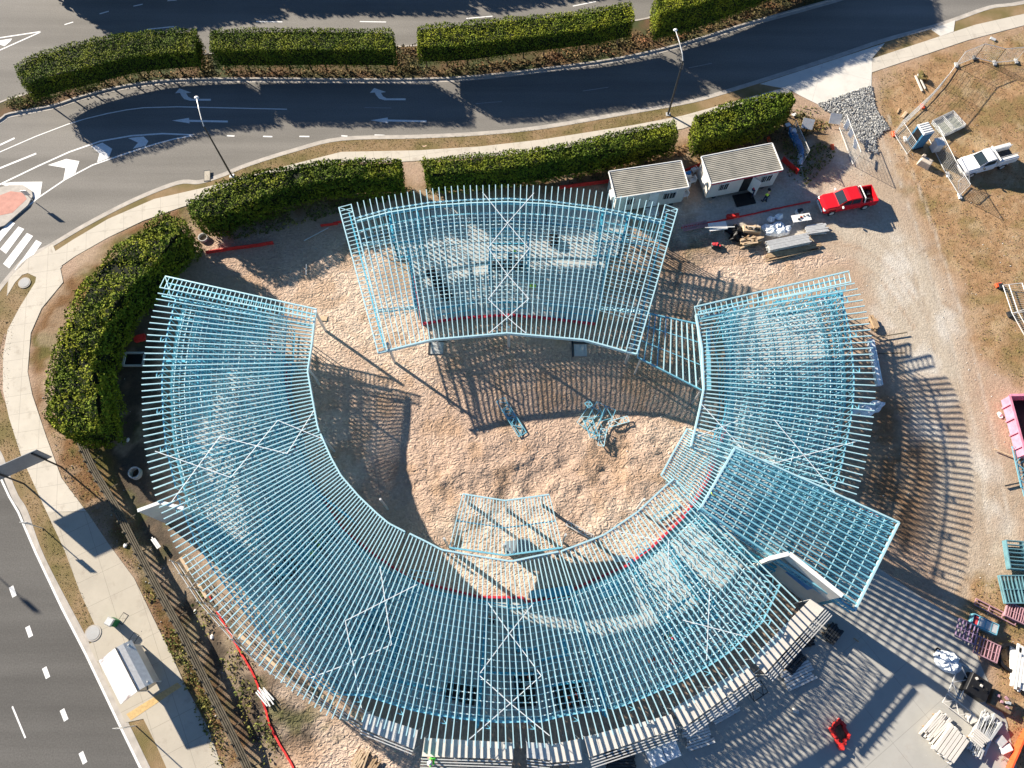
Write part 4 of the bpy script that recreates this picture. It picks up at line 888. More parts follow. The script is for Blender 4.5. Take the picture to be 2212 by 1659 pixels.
# ================================================================== site offices
def office(c0, c1, c2, label, h=2.75, door_open=False, red=False, furn=True):
    """c0: lower-left roof corner, c1: lower-right, c2: upper-right in the picture, at eaves height"""
    A, B, Cc = W(c0, h), W(c1, h), W(c2, h); rz = ang(A, B); L = (B - A).length; Wd = abs((Cc - B).dot(Vector((-math.sin(rz), math.cos(rz), 0))))
    c = (A + B) / 2 + Vector((-math.sin(rz), math.cos(rz), 0)) * Wd / 2; c.z = 0
    t = thing('site_office', label, 'portable building', c, 'portable site offices', rz); iL, iW = L / 2 - .12, Wd / 2 - .10
    child(MB().box((0, 0, .35), iL * 2, iW * 2, h - .40), 'wall', M['offwhite'], t)
    child(MB().box((-L * .35, 0, -.1), .3, iW * 1.9, .46).box((L * .35, 0, -.1), .3, iW * 1.9, .46), 'skid', M['dark'], t)
    mb = MB(); nr = int(Wd / .19)                      # ribs run along the length, slight fall to the front
    for k in range(nr):
        y0 = -Wd / 2 + Wd * k / nr; y1 = y0 + Wd / nr; z0 = h + .10 * (k / nr); zz1 = h + .10 * ((k + 1) / nr); s_ = (y1 - y0)
        mb.beam((-L / 2, y0 + s_ * .30, z0 - .0), (L / 2, y0 + s_ * .30, z0), s_ * .56, .07).beam((-L / 2, y0 + s_ * .79, z0 - .03), (L / 2, y0 + s_ * .79, z0 - .03), s_ * .46, .04)
    child(mb, 'roof', M['roofsheet'], t)
    mb = MB()
    for sx in (-1, 1): mb.beam((sx * (L / 2 + .03), -Wd / 2 - .03, h + .03), (sx * (L / 2 + .03), Wd / 2, h + .13), .07, .16)
    mb.beam((-L / 2, -Wd / 2 - .03, h + .01), (L / 2, -Wd / 2 - .03, h + .01), .07, .16).beam((-L / 2, Wd / 2 + .03, h + .1), (L / 2, Wd / 2 + .03, h + .1), .07, .16)
    child(mb, 'roof_trim', M['white'], t)
    if red: child(MB().beam((-L / 2, -Wd / 2 - .075, h - .06), (L / 2, -Wd / 2 - .075, h - .06), .03, .14), 'red_fascia', M['redmem'], t)
    for wx, ww in (((-.28, 1.0), (.33, 1.1)) if door_open else ((-.28, 1.0), (.27, 1.3))):
        w_ = MB(); x = wx * L; w_.box((x, -iW - .03, 1.25), ww, .05, .95); o = child(w_, 'window', M['white'], t)
        child(MB().box((x - ww * .24, -iW - .058, 1.31), ww * .42, .02, .83).box((x + ww * .24, -iW - .058, 1.31), ww * .42, .02, .83), 'pane', M['glass'], o)
        g = MB(); [g.beam((x - ww / 2 + ww * (k + .5) / 5, -iW - .10, 1.25), (x - ww / 2 + ww * (k + .5) / 5, -iW - .10, 2.2), .02, .02) for k in range(5)]; child(g, 'security_bars', M['galv'], o)
    dx = L * .05
    if door_open:
        child(MB().box((dx, -iW - .02, .42), .85, .05, 2.0), 'doorway', M['black'], t)
        d = child(MB().beam((dx + .43, -iW, 1.4), (dx + .95, -iW - .75, 1.4), .05, 1.95), 'door', M['white'], t)
        child(MB().box((dx, -iW - .75, -.02), 1.9, 1.3, .10), 'entry_mat', M['black'], t)
    else:
        d = child(MB().box((dx, -iW - .03, .42), .85, .05, 2.0), 'door', M['white'], t); child(MB().box((dx - .33, -iW - .08, 1.4), .06, .06, .14), 'handle', M['dark'], d)
        child(MB().box((dx, -iW - .5, -.02), 1.2, .9, .3), 'step', M['galv'], t)
    child(MB().box((-L / 2 + .0, iW * -.3, 1.6), .35, .8, .5) if True else MB(), 'air_conditioner', M['white'], t)
    return t
M['roofsheet'] = mat('office_roof_sheet', (.46, .43, .36), .6, .1, .25, .7, col2=(.27, .26, .22), detail=8)
office((1330, 428), (1487, 404), (1474, 349), 'left site office with a grey ribbed roof, white walls and closed door', door_open=False)
office((1536, 397), (1690, 367), (1671, 311), 'right site office with a red front fascia and an open door over a black mat', door_open=True, red=True)

# ================================================================== vehicles
def profile_loft(stations):     # each: x, halfwidth bottom, halfwidth top, z bottom, z top ; 12-gon section
    rings = []
    for x, wb_, wt, z0, z1 in stations:
        zm = z0 + (z1 - z0) * .55
        rings.append([(x, -wb_ * .94, z0), (x, -wb_, z0 + .10), (x, -wb_, zm), (x, -wt * .97, z1 - .06), (x, -wt * .86, z1), (x, 0, z1 + .015), (x, wt * .86, z1), (x, wt * .97, z1 - .06), (x, wb_, zm), (x, wb_, z0 + .10), (x, wb_ * .94, z0)])
    return rings
def ute(loc_, rz, paint, label, kind):
    """x forward"""
    t = thing('ute', label, 'ute', loc_, None, rz)
    hood = [(2.62, .55, .50, .45, .72), (2.55, .80, .76, .38, .92), (2.30, .90, .84, .36, 1.02), (1.75, .92, .86, .36, 1.08), (1.15, .92, .88, .36, 1.14), (.5, .92, .9, .36, 1.14)]
    if kind == 'double': body = hood + [(-.75, .92, .9, .36, 1.14), (-1.05, .93, .9, .36, 1.12)]
    else: body = hood + [(-.55, .92, .9, .36, 1.14)]
    child(MB().loft(profile_loft(body)), 'body', paint, t, smooth=False, bevel=.0)
    xe = -1.05 if kind == 'double' else -.55
    cab = [(1.25, .80, .70, 1.10, 1.13), (.55, .80, .66, 1.10, 1.66), (.30, .80, .68, 1.10, 1.78), (xe + .35, .80, .68, 1.10, 1.79), (xe + .15, .80, .66, 1.10, 1.70), (xe, .80, .72, 1.10, 1.14)]
    rings = [[(x, -a, z0), (x, -a * .98, z0 + .02), (x, -b_, z1), (x, b_, z1), (x, a * .98, z0 + .02), (x, a, z0)] for x, a, b_, z0, z1 in cab]
    child(MB().loft(rings), 'cabin', paint, t)
    ws = MB().add([(1.17, -.68, 1.17), (1.17, .68, 1.17), (.60, .60, 1.66), (.60, -.60, 1.66)], [(0, 1, 2, 3)]); ws.v = [(v[0] + .02, v[1], v[2] + .015) for v in ws.v]
    child(ws, 'windscreen', M['glass'], t)
    child(MB().add([(xe - .02, -.62, 1.2), (xe - .02, .62, 1.2), (xe + .13, .56, 1.65), (xe + .13, -.56, 1.65)], [(0, 1, 2, 3)]), 'rear_window', M['glass'], t)
    for s_ in (-1, 1):
        xs_ = [(.95, .45), (.42, -.25)] + ([(-.33, -.80)] if kind == 'double' else [])
        for xa, xb in ((.95, .10), (.02, xe + .25)) if kind == 'double' else ((.95, xe + .2),):
            ta = min(1, max(0, (1.17 - xa) / .55)); 
            child(MB().add([(xa, s_ * .815, 1.17), (xb, s_ * .815, 1.17), (xb, s_ * .725, 1.62), (xa - .42 * (xa > .5), s_ * .735, 1.17 + .45 * (1 if xa < .5 else .92))], [(0, 1, 2, 3)]), 'side_window', M['glass'], t)
        m_ = child(MB().box((.95, s_ * 1.03, 1.12), .12, .24, .17), 'mirror', M['white'] if kind == 'double' else M['dark'], t, bevel=.02)
        child(MB().box((2.50, s_ * .66, .74), .16, .34, .16), 'headlight', M['white'], t, bevel=.02)
        for wx in (1.72, -1.55):
            w_ = child(MB().tube((wx, s_ * .74, .37), (wx, s_ * .97, .37), .37, 18), 'wheel', M['rubber'], t); child(MB().tube((wx, s_ * .96, .37), (wx, s_ * .985, .37), .22, 12), 'rim', M['galv'], w_)
            child(MB().beam((wx - .45, s_ * .945, .62), (wx - .28, s_ * .945, .80), .05, .05).beam((wx - .28, s_ * .945, .80), (wx + .28, s_ * .945, .80), .05, .05).beam((wx + .28, s_ * .945, .80), (wx + .45, s_ * .945, .62), .05, .05), 'wheel_arch', paint, t)
    child(MB().box((2.60, 0, .38), .12, 1.3, .26), 'bumper', M['white'] if kind == 'double' else M['galv'], t, bevel=.03); child(MB().box((2.63, 0, .66), .05, .9, .16), 'grille', M['dark'], t)
    if kind == 'double':
        for s_ in (-1, 1): child(MB().box((-1.83, s_ * .86, .40), 1.55, .13, .72), 'tub_side', paint, t, bevel=.02)
        child(MB().box((-2.60, 0, .40), .08, 1.80, .70), 'tailgate', paint, t); child(MB().box((-1.82, 0, .45), 1.55, 1.62, .12), 'tub_floor', M['black'], t)
        child(MB().box((-1.10, 0, .45), .06, 1.64, .66), 'tub_front', M['black'], t)
        child(MB().path([(-1.25, -.86, 1.10), (-1.2, -.70, 1.62), (-1.2, .70, 1.62), (-1.25, .86, 1.10)], .05, 8), 'sports_bar', M['white'], t)
        child(MB().box((-1.9, .25, .58), .5, .12, .12).box((-2.2, -.3, .58), .3, .4, .2), 'load', M['dark'], t)
    else:
        child(MB().box((-1.75, 0, .62), 2.25, 1.78, .10), 'tray', M['galv'], t)
        for s_ in (-1, 1):
            child(MB().box((-1.75, s_ * .70, .72), 2.2, .40, .62, taper=.97), 'toolbox', M['white'], t, bevel=.02); child(MB().tube((-.75, s_ * .5, 1.5), (-2.8, s_ * .5, 1.5), .03, 6), 'rack_rail', M['galv'], t)
        child(MB().box((-1.8, 0, .73), 2.0, .9, .14), 'load', M['dark'], t); child(MB().box((-.68, 0, .72), .06, 1.7, .95), 'headboard', M['white'], t)
        child(MB().path([(2.75, -.6, .5), (2.8, -.6, 1.0), (2.8, .6, 1.0), (2.75, .6, .5)], .035, 6), 'bull_bar', M['dark'], t)
    return t
M['tblue'] = mat('toilet_blue', (.05, .17, .30), .5)
M['redpaint'] = mat('red_car_paint', (.62, .012, .02), .22, .1, .03, 1, spec=.6); M['whitepaint'] = mat('white_car_paint', (.74, .74, .74), .25, 0, .03, 1, spec=.6)
a, b_ = W((1891, 418), .9), W((1771, 440), .9); c = (a + b_) / 2; ute((c.x, c.y, .0), ang(a, b_), M['redpaint'], 'bright red dual cab ute with a white sports bar and open black tub', 'double')
a, b_ = W(q(2,0,2150,985), .9), W(q(2,0,1778,1085), .9); c = (a + b_) / 2; ute((c.x, c.y, .0), ang(a, b_), M['whitepaint'], 'white single cab ute with a tray and toolboxes parked on the dry grass', 'single')

# portable toilet
c = W(q(2,0,1575,835), 2.2); c.z = 0; rz = ang(W(q(2,0,1530,860), 2.2), W(q(2,0,1612,838), 2.2))
t = thing('portable_toilet', 'blue portable toilet with a white ribbed roof and dark open doorway', 'portable toilet', c, None, rz)
child(MB().box((0, 0, .15), 1.1, 1.25, 2.05), 'cabin', M['tblue'], t, bevel=.02); mb = MB().box((0, 0, 2.2), 1.2, 1.32, .10, taper=.93)
for k in range(5): mb.box((0, -.5 + .25 * k, 2.29), 1.0, .10, .06)
child(mb, 'roof', M['white'], t, bevel=.01); child(MB().box((-.565, 0, .25), .03, .8, 1.85), 'doorway', M['black'], t); child(MB().box((0, 0, 0), 1.2, 1.35, .15), 'base', M['dark'], t)

# ================================================================== street furniture
def lamp(base, mid, head, hp, label):
    B = W(base); Pm = W(mid, hp); Hh = W(head, hp + .7); t = thing('street_lamp', label, 'street lamp', (B.x, B.y, 0)); c = t.location.copy()
    top = Vector((B.x, B.y, hp)); armd = Vector((Hh.x - B.x, Hh.y - B.y, 0)); pts = [top, top + armd * .15 + Z * .35, top + armd * .5 + Z * .6, top + armd * .95 + Z * .7]
    child(loc(MB().tube((B.x, B.y, 0), top, .10, 10, .06), c), 'pole', M['dark'], t); child(loc(MB().path(pts, .045, 8), c), 'arm', M['galv'], t)
    hd = pts[-1]; child(loc(MB().sphere(hd, .21, 1, .8, .45, 12), c), 'lamp_head', M['white'], t, smooth=True); child(loc(MB().box((B.x, B.y, 0), .42, .42, .05), c), 'base_plate', M['galv'], t)
    return t
lamp((501, 380), (434, 262), (424, 208), 7.0, 'dark street lamp rising from the verge behind the bushy footpath hedge')
lamp((1443, 247), (1477, 130), (1458, 62), 7.0, 'dark street lamp beside the footpath above the long hedge')
# tall lamp just outside the left edge (its shadow crosses the crossing)
def small_sign(base, L, h, label, armpx):
    B = W(base); t = thing('sign_post', label, 'sign', (B.x, B.y, 0)); child(MB().tube((0, 0, 0), (0, 0, h), .04, 8), 'post', M['galv'], t)
    child(MB().box((0, 0, h - .75), .55, .03, .75), 'sign_plate', M['galv'], t)
small_sign(q(0,2,277,105), 0, 2.6, 'thin sign post on the verge of the west road north of the bus shelter', None)
small_sign(q(0,2,880,1385), 0, 2.9, 'thin sign post on the verge south of the bus shelter', None)
small_sign(q(0,0,215,1300), 0, 1.6, 'short sign post on the rounded end of the red paved traffic island', None)
small_sign(q(0,2,-700,-200), 0, 7.5, 'tall street lamp post beyond the left edge of the picture', None)  # unseen street lamp known by its shadow, built with the sign function
# sign board with two posts
b0, b1 = W((52, 1045)), W((133, 1009)); rz = ang(b0, b1); c = (b0 + b1) / 2; L = (b1 - b0).length
t = thing('sign_board', 'large grey sign board seen from behind on two posts at the left edge', 'sign board', (c.x, c.y, 0), None, rz)
for s_ in (-1, 1): child(MB().tube((s_ * L / 2, 0, 0), (s_ * L / 2, 0, 4.1), .07, 8), 'post', M['dark'], t)
child(MB().box((-.2, .10, 2.1), L + 1.3, .05, 2.1), 'board', M['boardgrey'] if 'boardgrey' in M else M['galv'], t)
for k in range(4): child(MB().box((-.2, .15, 2.25 + .55 * k), L + 1.2, .05, .06), 'stiffener', M['galv'], t)
# bus shelter
h = 2.55; P4 = Ws(q(0,2,620,945,835,848,985,1120,763,1230), h); c = sum(P4, Vector()) / 4; c.z = 0; rz = ang(P4[3], P4[0]); 
t = thing('bus_shelter', 'white roofed bus shelter with rust stains on the paved footpath', 'bus shelter', c, None, rz); L = ((P4[0] - P4[3]).length + (P4[1] - P4[2]).length) / 2; Wd = (P4[0] - P4[1]).length
M['shelterroof'] = mat('stained_roof', (.72, .71, .70), .45, .1, .08, .35); 
_n = M['shelterroof'].node_tree.nodes; _l = M['shelterroof'].node_tree.links; _tc = _n.new("ShaderNodeTexCoord"); _mp = _n.new("ShaderNodeMapping"); _mp.inputs["Scale"].default_value = (1.6, .5, 1)
_z = _n.new("ShaderNodeTexNoise"); _z.inputs["Scale"].default_value = 1.3; _z.inputs["Detail"].default_value = 7; _l.new(_tc.outputs["Object"], _mp.inputs[0]); _l.new(_mp.outputs[0], _z.inputs["Vector"])
_r = _n.new("ShaderNodeMapRange"); _r.inputs[1].default_value = .60; _r.inputs[2].default_value = .74; _l.new(_z.outputs[0], _r.inputs[0]); _m = _n.new("ShaderNodeMix"); _m.data_type = 'RGBA'; _l.new(_r.outputs[0], _m.inputs[0])
_b = _n["Principled BSDF"]; _l.new(_b.inputs["Base Color"].links[0].from_socket, _m.inputs[6]); _m.inputs[7].default_value = rgb(.16, .09, .06); _l.new(_m.outputs[2], _b.inputs["Base Color"])
# local x along the length; local -y towards the building
hW = Wd / 2; rid = -.12 * Wd
child(MB().loft([[(x, hW, h - .22), (x, rid, h + .08), (x, rid, h + .0), (x, hW, h - .30)] for x in (-L / 2, L / 2)]), 'roof', M['shelterroof'], t)
child(MB().loft([[(x, rid - .03, h + .05), (x, -hW * .62, h - .12), (x, -hW, h - .55), (x, -hW, h - .62), (x, -hW * .62, h - .2), (x, rid - .03, h - .03)] for x in (-L / 2, L / 2)]), 'rear_roof', M['galv'], t)
child(MB().beam((-L / 2, rid, h + .10), (L / 2, rid, h + .10), .07, .05), 'ridge_cap', M['dark'], t)
for sx in (-1, 1):
    for y in (hW * .1, -hW * .8): child(MB().box((sx * (L / 2 - .25), y, 0), .09, .09, h - .25), 'post', M['galv'], t)
    child(MB().box((sx * (L / 2 - .25), -hW * .35, .25), .04, hW * .8, 1.7), 'side_panel', M['glass'], t)
child(MB().box((0, -hW * .8, .25), L - .6, .04, 1.75), 'back_panel', M['offwhite'], t); child(MB().box((0, -hW * .45, .42), L - 1.2, .4, .06), 'bench', M['timber'], t)
# bin
c = W(q(0,2,750,715)); t = thing('litter_bin', 'green litter bin standing on the paved footpath north of the bus shelter', 'bin', (c.x, c.y, 0), None, R(-25))
child(MB().box((0, 0, 0), .55, .55, .95), 'body', M['green'], t, bevel=.03); child(MB().box((0, 0, .95), .62, .62, .14, taper=.8), 'hood', M['galv'], t)
for px, lb, r_ in ((q(0,2,605,785), 'round concrete manhole cover at the end of the grass verge by the bus shelter', .62), (q(0,1,160,175), 'round concrete manhole cover in the small grass island by the crossing', .55)):
    c = W(px); t = thing('manhole', lb, 'manhole', (c.x, c.y, .03)); child(MB().tube((0, 0, 0), (0, 0, .03), r_, 28), 'surround', M['kerb'], t); child(MB().tube((0, 0, .03), (0, 0, .045), r_ * .8, 28), 'lid', M['concrete'], t)
for px, lb, w_, d_ in ((q(0,2,798,690), 'rectangular service pit lid right of the green bin', .5, .8), (q(0,2,868,818), 'rectangular service pit lid nearest the bus shelter', .5, .75), (q(0,0,1343,1140), 'stormwater grate in the kerb by the street lamp', 1.3, .6)):
    c = W(px); t = thing('pit_lid', lb, 'pit lid', (c.x, c.y, .026), None, R(62) if w_ < 1 else R(8)); child(MB().box((0, 0, 0), d_, w_, .012), 'frame', M['dark'], t); child(MB().box((0, 0, .012), d_ * .86, w_ * .84, .006), 'cover', M['path2'], t)
# pit frame and pipe rings in the shaded west strip
c = W(q(0,1,867,668)); t = thing('drain_pit', 'square pale framed drain pit in the shaded soil west of the building', 'drain pit', (c.x, c.y, -.1)); mb = MB()
for a, b_ in (((-.85, -.6), (.85, -.6)), ((.85, -.6), (.85, .6)), ((.85, .6), (-.85, .6)), ((-.85, .6), (-.85, -.6))): mb.beam((*a, .06), (*b_, .06), .16, .16)
child(mb, 'frame', M['concrete'], t); child(MB().box((0, 0, -.06), 1.5, 1.0, .06), 'pit_floor', M['black'], t)
def ring(px, r_, m, label, nm='pipe_ring', h=.25):
    c = W(px); mb = MB(); n_ = 20
    rings = [[(c.x + math.cos(a) * rr, c.y + math.sin(a) * rr, z_) for rr, z_ in ((r_, -.4), (r_, h), (r_ * .8, h), (r_ * .8, -.4))] for a in [2 * math.pi * k / n_ for k in range(n_ + 1)]]
    return bt(mb.loft(rings, False), nm, m, label, 'pipe ring')
ring(q(0,1,877,1407), .5, M['concrete'], 'pale concrete pipe ring in the soil beside the timber fence end')
ring(q(0,0,1320,1545), .45, M['concrete'], 'pale pipe ring near the gap between the two bushy hedges')
ring(A4(1430, 650), 1.05, M['black'], 'coil of black pipe lying near the right edge of the yard', 'pipe_coil', .35)

# timber fence on the west side: two lines of rails with posts, one thing
fp = Ws(q(0,1,495,1150,600,1390,760,1659) + q(0,2,860,200,1000,470,1180,800,1350,1150,1500,1450,1600,1659) + [(560, 1760)]); FPs = resample(fp, 34)
t = thing('timber_fence', 'long weathered timber retaining fence along the west side of the site', 'fence', (FPs[16].x, FPs[16].y, 0)); c = t.location.copy()
for k in range(4):
    OF = offset_line(FPs, .08 + .135 * k); child(loc(MB().chain([Vector((p.x, p.y, .75 - .05 * k)) for p in OF], .12, .09), c), 'sleeper', M['oldtimber'], t)
for k, p in enumerate(FPs):
    if k % 1 == 0: d = offset_line(FPs, -.02)[k]; e = offset_line(FPs, 1.15)[k]; child(loc(MB().box((d.x, d.y, -.7), .12, .12, 1.6), c), 'post', M['oldtimber'], t); child(loc(MB().beam((d.x, d.y, .55), (e.x, e.y, .15), .06, .10), c), 'raker', M['oldtimber'], t) if k % 3 == 0 else None

# barrier mesh and tape (thin but with height)
def barrier(px, label, h=.6, m='redmesh', w=.05, cat='barrier mesh', nm='barrier_mesh'):
    P = Ws(px); L = sum((b_ - a).length for a, b_ in zip(P, P[1:])); P = resample(smooth_line(P, 4), max(4, int(L / .6))); mb = MB(); vs = []
    for k, p in enumerate(P): p.z = gz(p.x, p.y)
    for a, b_ in zip(P, P[1:]): mb.beam(a + Z * h * .5 + Vector((random.uniform(-.03, .03), random.uniform(-.03, .03), 0)), b_ + Z * h * .5, w, h)
    return bt(mb, nm, M[m], label, cat)
barrier(q(0,2,1350,540,1400,640,1530,860,1640,1050,1700,1230,1760,1420,1830,1540,1900,1659), 'red barrier pipe snaking past the white offcuts at the lower left', .2, w=.13)
barrier(q(0,0,1340,1645,1500,1620,1650,1600,1775,1580), 'bright red barrier mesh on the shaded soil between bushy hedge and pavilion', .5)
barrier(q(0,0,2080,1468,2212,1450) + A3(0, 265, 70, 250), 'short red barrier mesh reaching the left corner of the back pavilion', .35)
barrier(A3(1390, 45, 1520, 30, 1690, 8) + [(1320, 392)], 'red barrier mesh behind the pavilion ending at the left site office', .5)
barrier(q(2,0,640,1040,690,1085,740,1130), 'red barrier mesh running down from the right site office corner', .7)
barrier([(1472, 492), (1540, 480), (1600, 468), (1680, 450), (1750, 436)], 'long low red mesh line between the site offices and the rubbish piles', .10, w=.12)
barrier(q(2,0,285,1410,360,1400), 'crumpled red mesh piece on the long red line', .35, w=.3)
barrier(A4(1561, 1300, 1500, 1420, 1440, 1560, 1390, 1680), 'orange barrier mesh at the lower right corner', .7, 'orange', .12)
barrier(q(0,1,880,545,945,530), 'small red mesh heap in the shade west of the building', .4, w=.5)
barrier(A1(1820, 870, 1900, 930, 2010, 1000), 'red pipe on the soil under the edge of the entrance canopy', .2, w=.15)
barrier(q(2,0,0,1120,110,1070), 'red barrier mesh in the gap between the two site offices', .4)

# ================================================================== temporary fencing
def mesh_panel(a, b_, label, h=1.9, lean=(0, 0), grp='temporary mesh fence panels', foot=True, z0=.05):
    A, B = W(a), W(b_); c = (A + B) / 2; c.z = 0; t = thing('mesh_fence', label, 'mesh fence', c, grp); up = Vector((lean[0], lean[1], h)); A0, B0 = A - c + Z * z0, B - c + Z * z0; A0.z = B0.z = z0
    child(MB().tube(A0, A0 + up, .03, 6).tube(B0, B0 + up, .03, 6).tube(A0 + up, B0 + up, .03, 6).tube(A0 + up * .05, B0 + up * .05, .03, 6), 'frame', M['galv'], t)
    mb = MB(); L = (B0 - A0).length
    for k in range(1, int(L / .16)): p = lerp(A0, B0, k * .16 / L); mb.beam(p, p + up, .010, .010)
    for k in range(1, 10): mb.beam(A0 + up * k / 10, B0 + up * k / 10, .010, .010)
    child(mb, 'wire_mesh', M['galv'], t)
    return t
def fence_foot(px, m, label):
    p = W(px); bt(MB().box((p.x, p.y, 0), .32, .62, .16), 'ballast_block', M[m], label, 'ballast block', 'blocks weighing down the mesh fences', bevel=.03)
FN = [q(2,0,1890,380), q(2,0,1765,430), q(2,0,1668,565), q(2,0,1555,695), q(2,0,1365,872)]
lbl = ['upper mesh fence panel at the far right of the temporary fence', 'mesh fence panel turning downhill on the dry grass', 'mesh fence panel above the orange fence foot', 'mesh fence panel between the two orange feet']
for k in range(4): mesh_panel(FN[k], FN[k + 1], lbl[k])
mesh_panel(q(2,0,1890,380), q(2,0,2020,412), 'mesh fence panel near the right edge, left of the two concrete blocks'); mesh_panel(q(2,0,2020,412), q(2,0,2155,400), 'mesh fence panel between the two concrete blocks at the right edge')
mesh_panel(q(2,0,1590,905), q(2,0,1700,1130), 'mesh fence panel beside the white box and portable toilet'); mesh_panel(q(2,0,1700,1130), q(2,0,1790,1275), 'mesh fence panel in front of the white ute')
mesh_panel(q(2,0,1370,880), q(2,0,1450,1005), 'mesh gate panel below the orange foot'); mesh_panel(q(2,0,1010,830), q(2,0,1100,1070), 'mesh gate panel beside the white signs at the end of the rocks')
mesh_panel(q(2,0,690,870), q(2,0,775,1060), 'mesh panel leaning in the debris right of the right site office')
mesh_panel(q(2,0,1860,1210), q(2,0,1790,1275), 'narrow braced fence end in front of the white ute nose', 1.2, (-.6, .8))
for px, m, lb in ((q(2,0,2018,412), 'concrete', 'pale concrete fence foot near the right edge'), (q(2,0,2158,400), 'concrete', 'pale concrete fence foot nearest the right edge'), (q(2,0,1770,425), 'concrete', 'concrete foot at the bend of the upper mesh fence'), (q(2,0,1888,380), 'dark', 'dark foot at the top of the mesh fence'),
                  (q(2,0,1552,693), 'orange', 'orange foot in the middle of the mesh fence'), (q(2,0,1365,872), 'orange', 'orange foot at the lower end of the mesh fence'), (q(2,0,1793,1275), 'galv', 'grey foot at the lowest tip of the fence near the white ute'),
                  (q(2,0,555,905), 'orange', 'orange foot behind the right site office'), (q(2,0,968,955), 'orange', 'orange block in the shade above the red ute'), (q(2,0,1715,1135), 'galv', 'grey foot by the nose of the white ute'), (q(2,0,1440,905), 'white', 'white block left of the portable toilet')):
    fence_foot(px, m, lb)
# stack of flat mesh panels
c = W(q(2,0,1715,815)); t = thing('panel_stack', 'flat stack of greenish mesh fence panels beside the portable toilet', 'panel stack', (c.x, c.y, 0), None, R(28))
for k in range(3):
    z_ = .12 + .1 * k; mb = MB(); x, y = 1.3, .95; o = .05 * k
    for a, b_ in (((-x, -y), (x, -y)), ((x, -y), (x, y)), ((x, y), (-x, y)), ((-x, y), (-x, -y)), ((0, -y), (0, y))): mb.tube((a[0] + o, a[1] + o, z_), (b_[0] + o, b_[1] + o, z_), .04, 6)
    for i in range(1, 15): mb.beam((-x + i * 2 * x / 15, -y, z_), (-x + i * 2 * x / 15, y, z_), .02, .01)
    child(mb, 'mesh_panel', M['galv'], t)
child(MB().box((0, 0, 0), 2.6, 1.9, .1), 'sheet', M['weedsheet'] if 'weedsheet' in M else mat('green_sheet', (.20, .22, .15), .6), t)
c = W(q(2,0,1672,915), 1.2); t = thing('water_tank', 'small white box tank with a lid beside the mesh fence', 'tank', (c.x, c.y, 0), None, R(10)); child(MB().box((0, 0, 0), .8, .8, 1.1), 'body', M['white'], t, bevel=.05); child(MB().box((0, 0, 1.1), .9, .95, .07), 'lid', M['white'], t, bevel=.02)
c = W(q(2,0,1575,1050), .4); t = thing('concrete_block', 'pale beige concrete block lying on the gravel track below the toilet', 'concrete block', (c.x, c.y, 0), None, R(-35)); child(MB().box((0, 0, -.05), 1.2, .8, .75, taper=.85), 'block', M['beige'], t, bevel=.05); child(MB().box((-.45, .2, .6), .35, .3, .3, taper=.7), 'lug', M['beige'], t)
# flat signs at the gate
for px, rz_, w_, h_, lb, m, zt in ((q(2,0,812,802), -15, 1.1, .8, 'grey notice board leaning at the edge of the site near the short hedge', 'galv', .5), (q(2,0,990,770), -10, 1.1, .8, 'grey notice board on the corner of the rock pile', 'galv', .6), (q(2,0,1065,808), 60, 1.2, .45, 'white sign board at the top of the gate', 'white', 1.2), (q(2,0,1088,865), 60, .8, .5, 'white square sign in the middle of the gate', 'white', 1.2), (q(2,0,1118,930), 75, 1.2, .45, 'white sign board at the bottom of the gate', 'white', 1.2), (q(2,0,682,808), 20, .5, .4, 'small white plate on the soil beside the short hedge', 'white', .1), (q(2,0,722,742), 20, .5, .3, 'small white plate at the tip of the short hedge', 'white', .1)):
    c = W(px, zt); r_ = R(rz_); d = Vector((math.cos(r_), math.sin(r_), 0)) * w_ / 2; n_ = Vector((-math.sin(r_), math.cos(r_), 0)) * h_ / 2; tl = Z * h_ * (.35 if zt > .4 else .02)
    mb = MB(); vs = [c - d - n_ - tl, c + d - n_ - tl, c + d + n_ + tl, c - d + n_ + tl]; mb.add([v for v in vs] + [v + Vector((0, -.02, .03)) for v in vs], [(3, 2, 1, 0), (4, 5, 6, 7), (0, 1, 5, 4), (1, 2, 6, 5), (2, 3, 7, 6), (3, 0, 4, 7)])
    t = thing('notice_board', lb, 'sign', (c.x, c.y, 0)); child(loc(mb, t.location), 'board', M[m], t); child(MB().tube((0, .1, 0), (0, .1, zt), .025, 6), 'stay', M['galv'], t)
# rocks: a bed of loose stone
rp = [W(p) for p in q(2,0,880,680,1050,615,1222,560,1240,700,1335,830,1240,900,1260,1000,1190,960,1120,870,1000,760)]; mb = MB()
xs = [p.x for p in rp]; ys = [p.y for p in rp]; k = 9000; X = rng.uniform(min(xs), max(xs), k); Y = rng.uniform(min(ys), max(ys), k); d = sd_poly(X, Y, rp)
for x, y, dd in zip(X, Y, d):
    if dd > .15 * random.random(): continue
    s_ = random.uniform(.05, .12); zz0 = random.uniform(.0, .10); a = [(x + s_ * random.uniform(.7, 1.3) * math.cos(q_) , y + s_ * random.uniform(.5, 1.2) * math.sin(q_), zz0 + random.uniform(-.05, .04)) for q_ in (0, 1.57, 3.14, 4.71)]
    mb.add(a + [(x + random.uniform(-.04, .04), y, zz0 + s_ * .9)], [(0, 1, 4), (1, 2, 4), (2, 3, 4), (3, 0, 4)])
tag(mb.build('rock_bed', M['rock']), 'bed of loose grey rock between the driveway apron and the gravel track', 'rocks', kind='stuff')

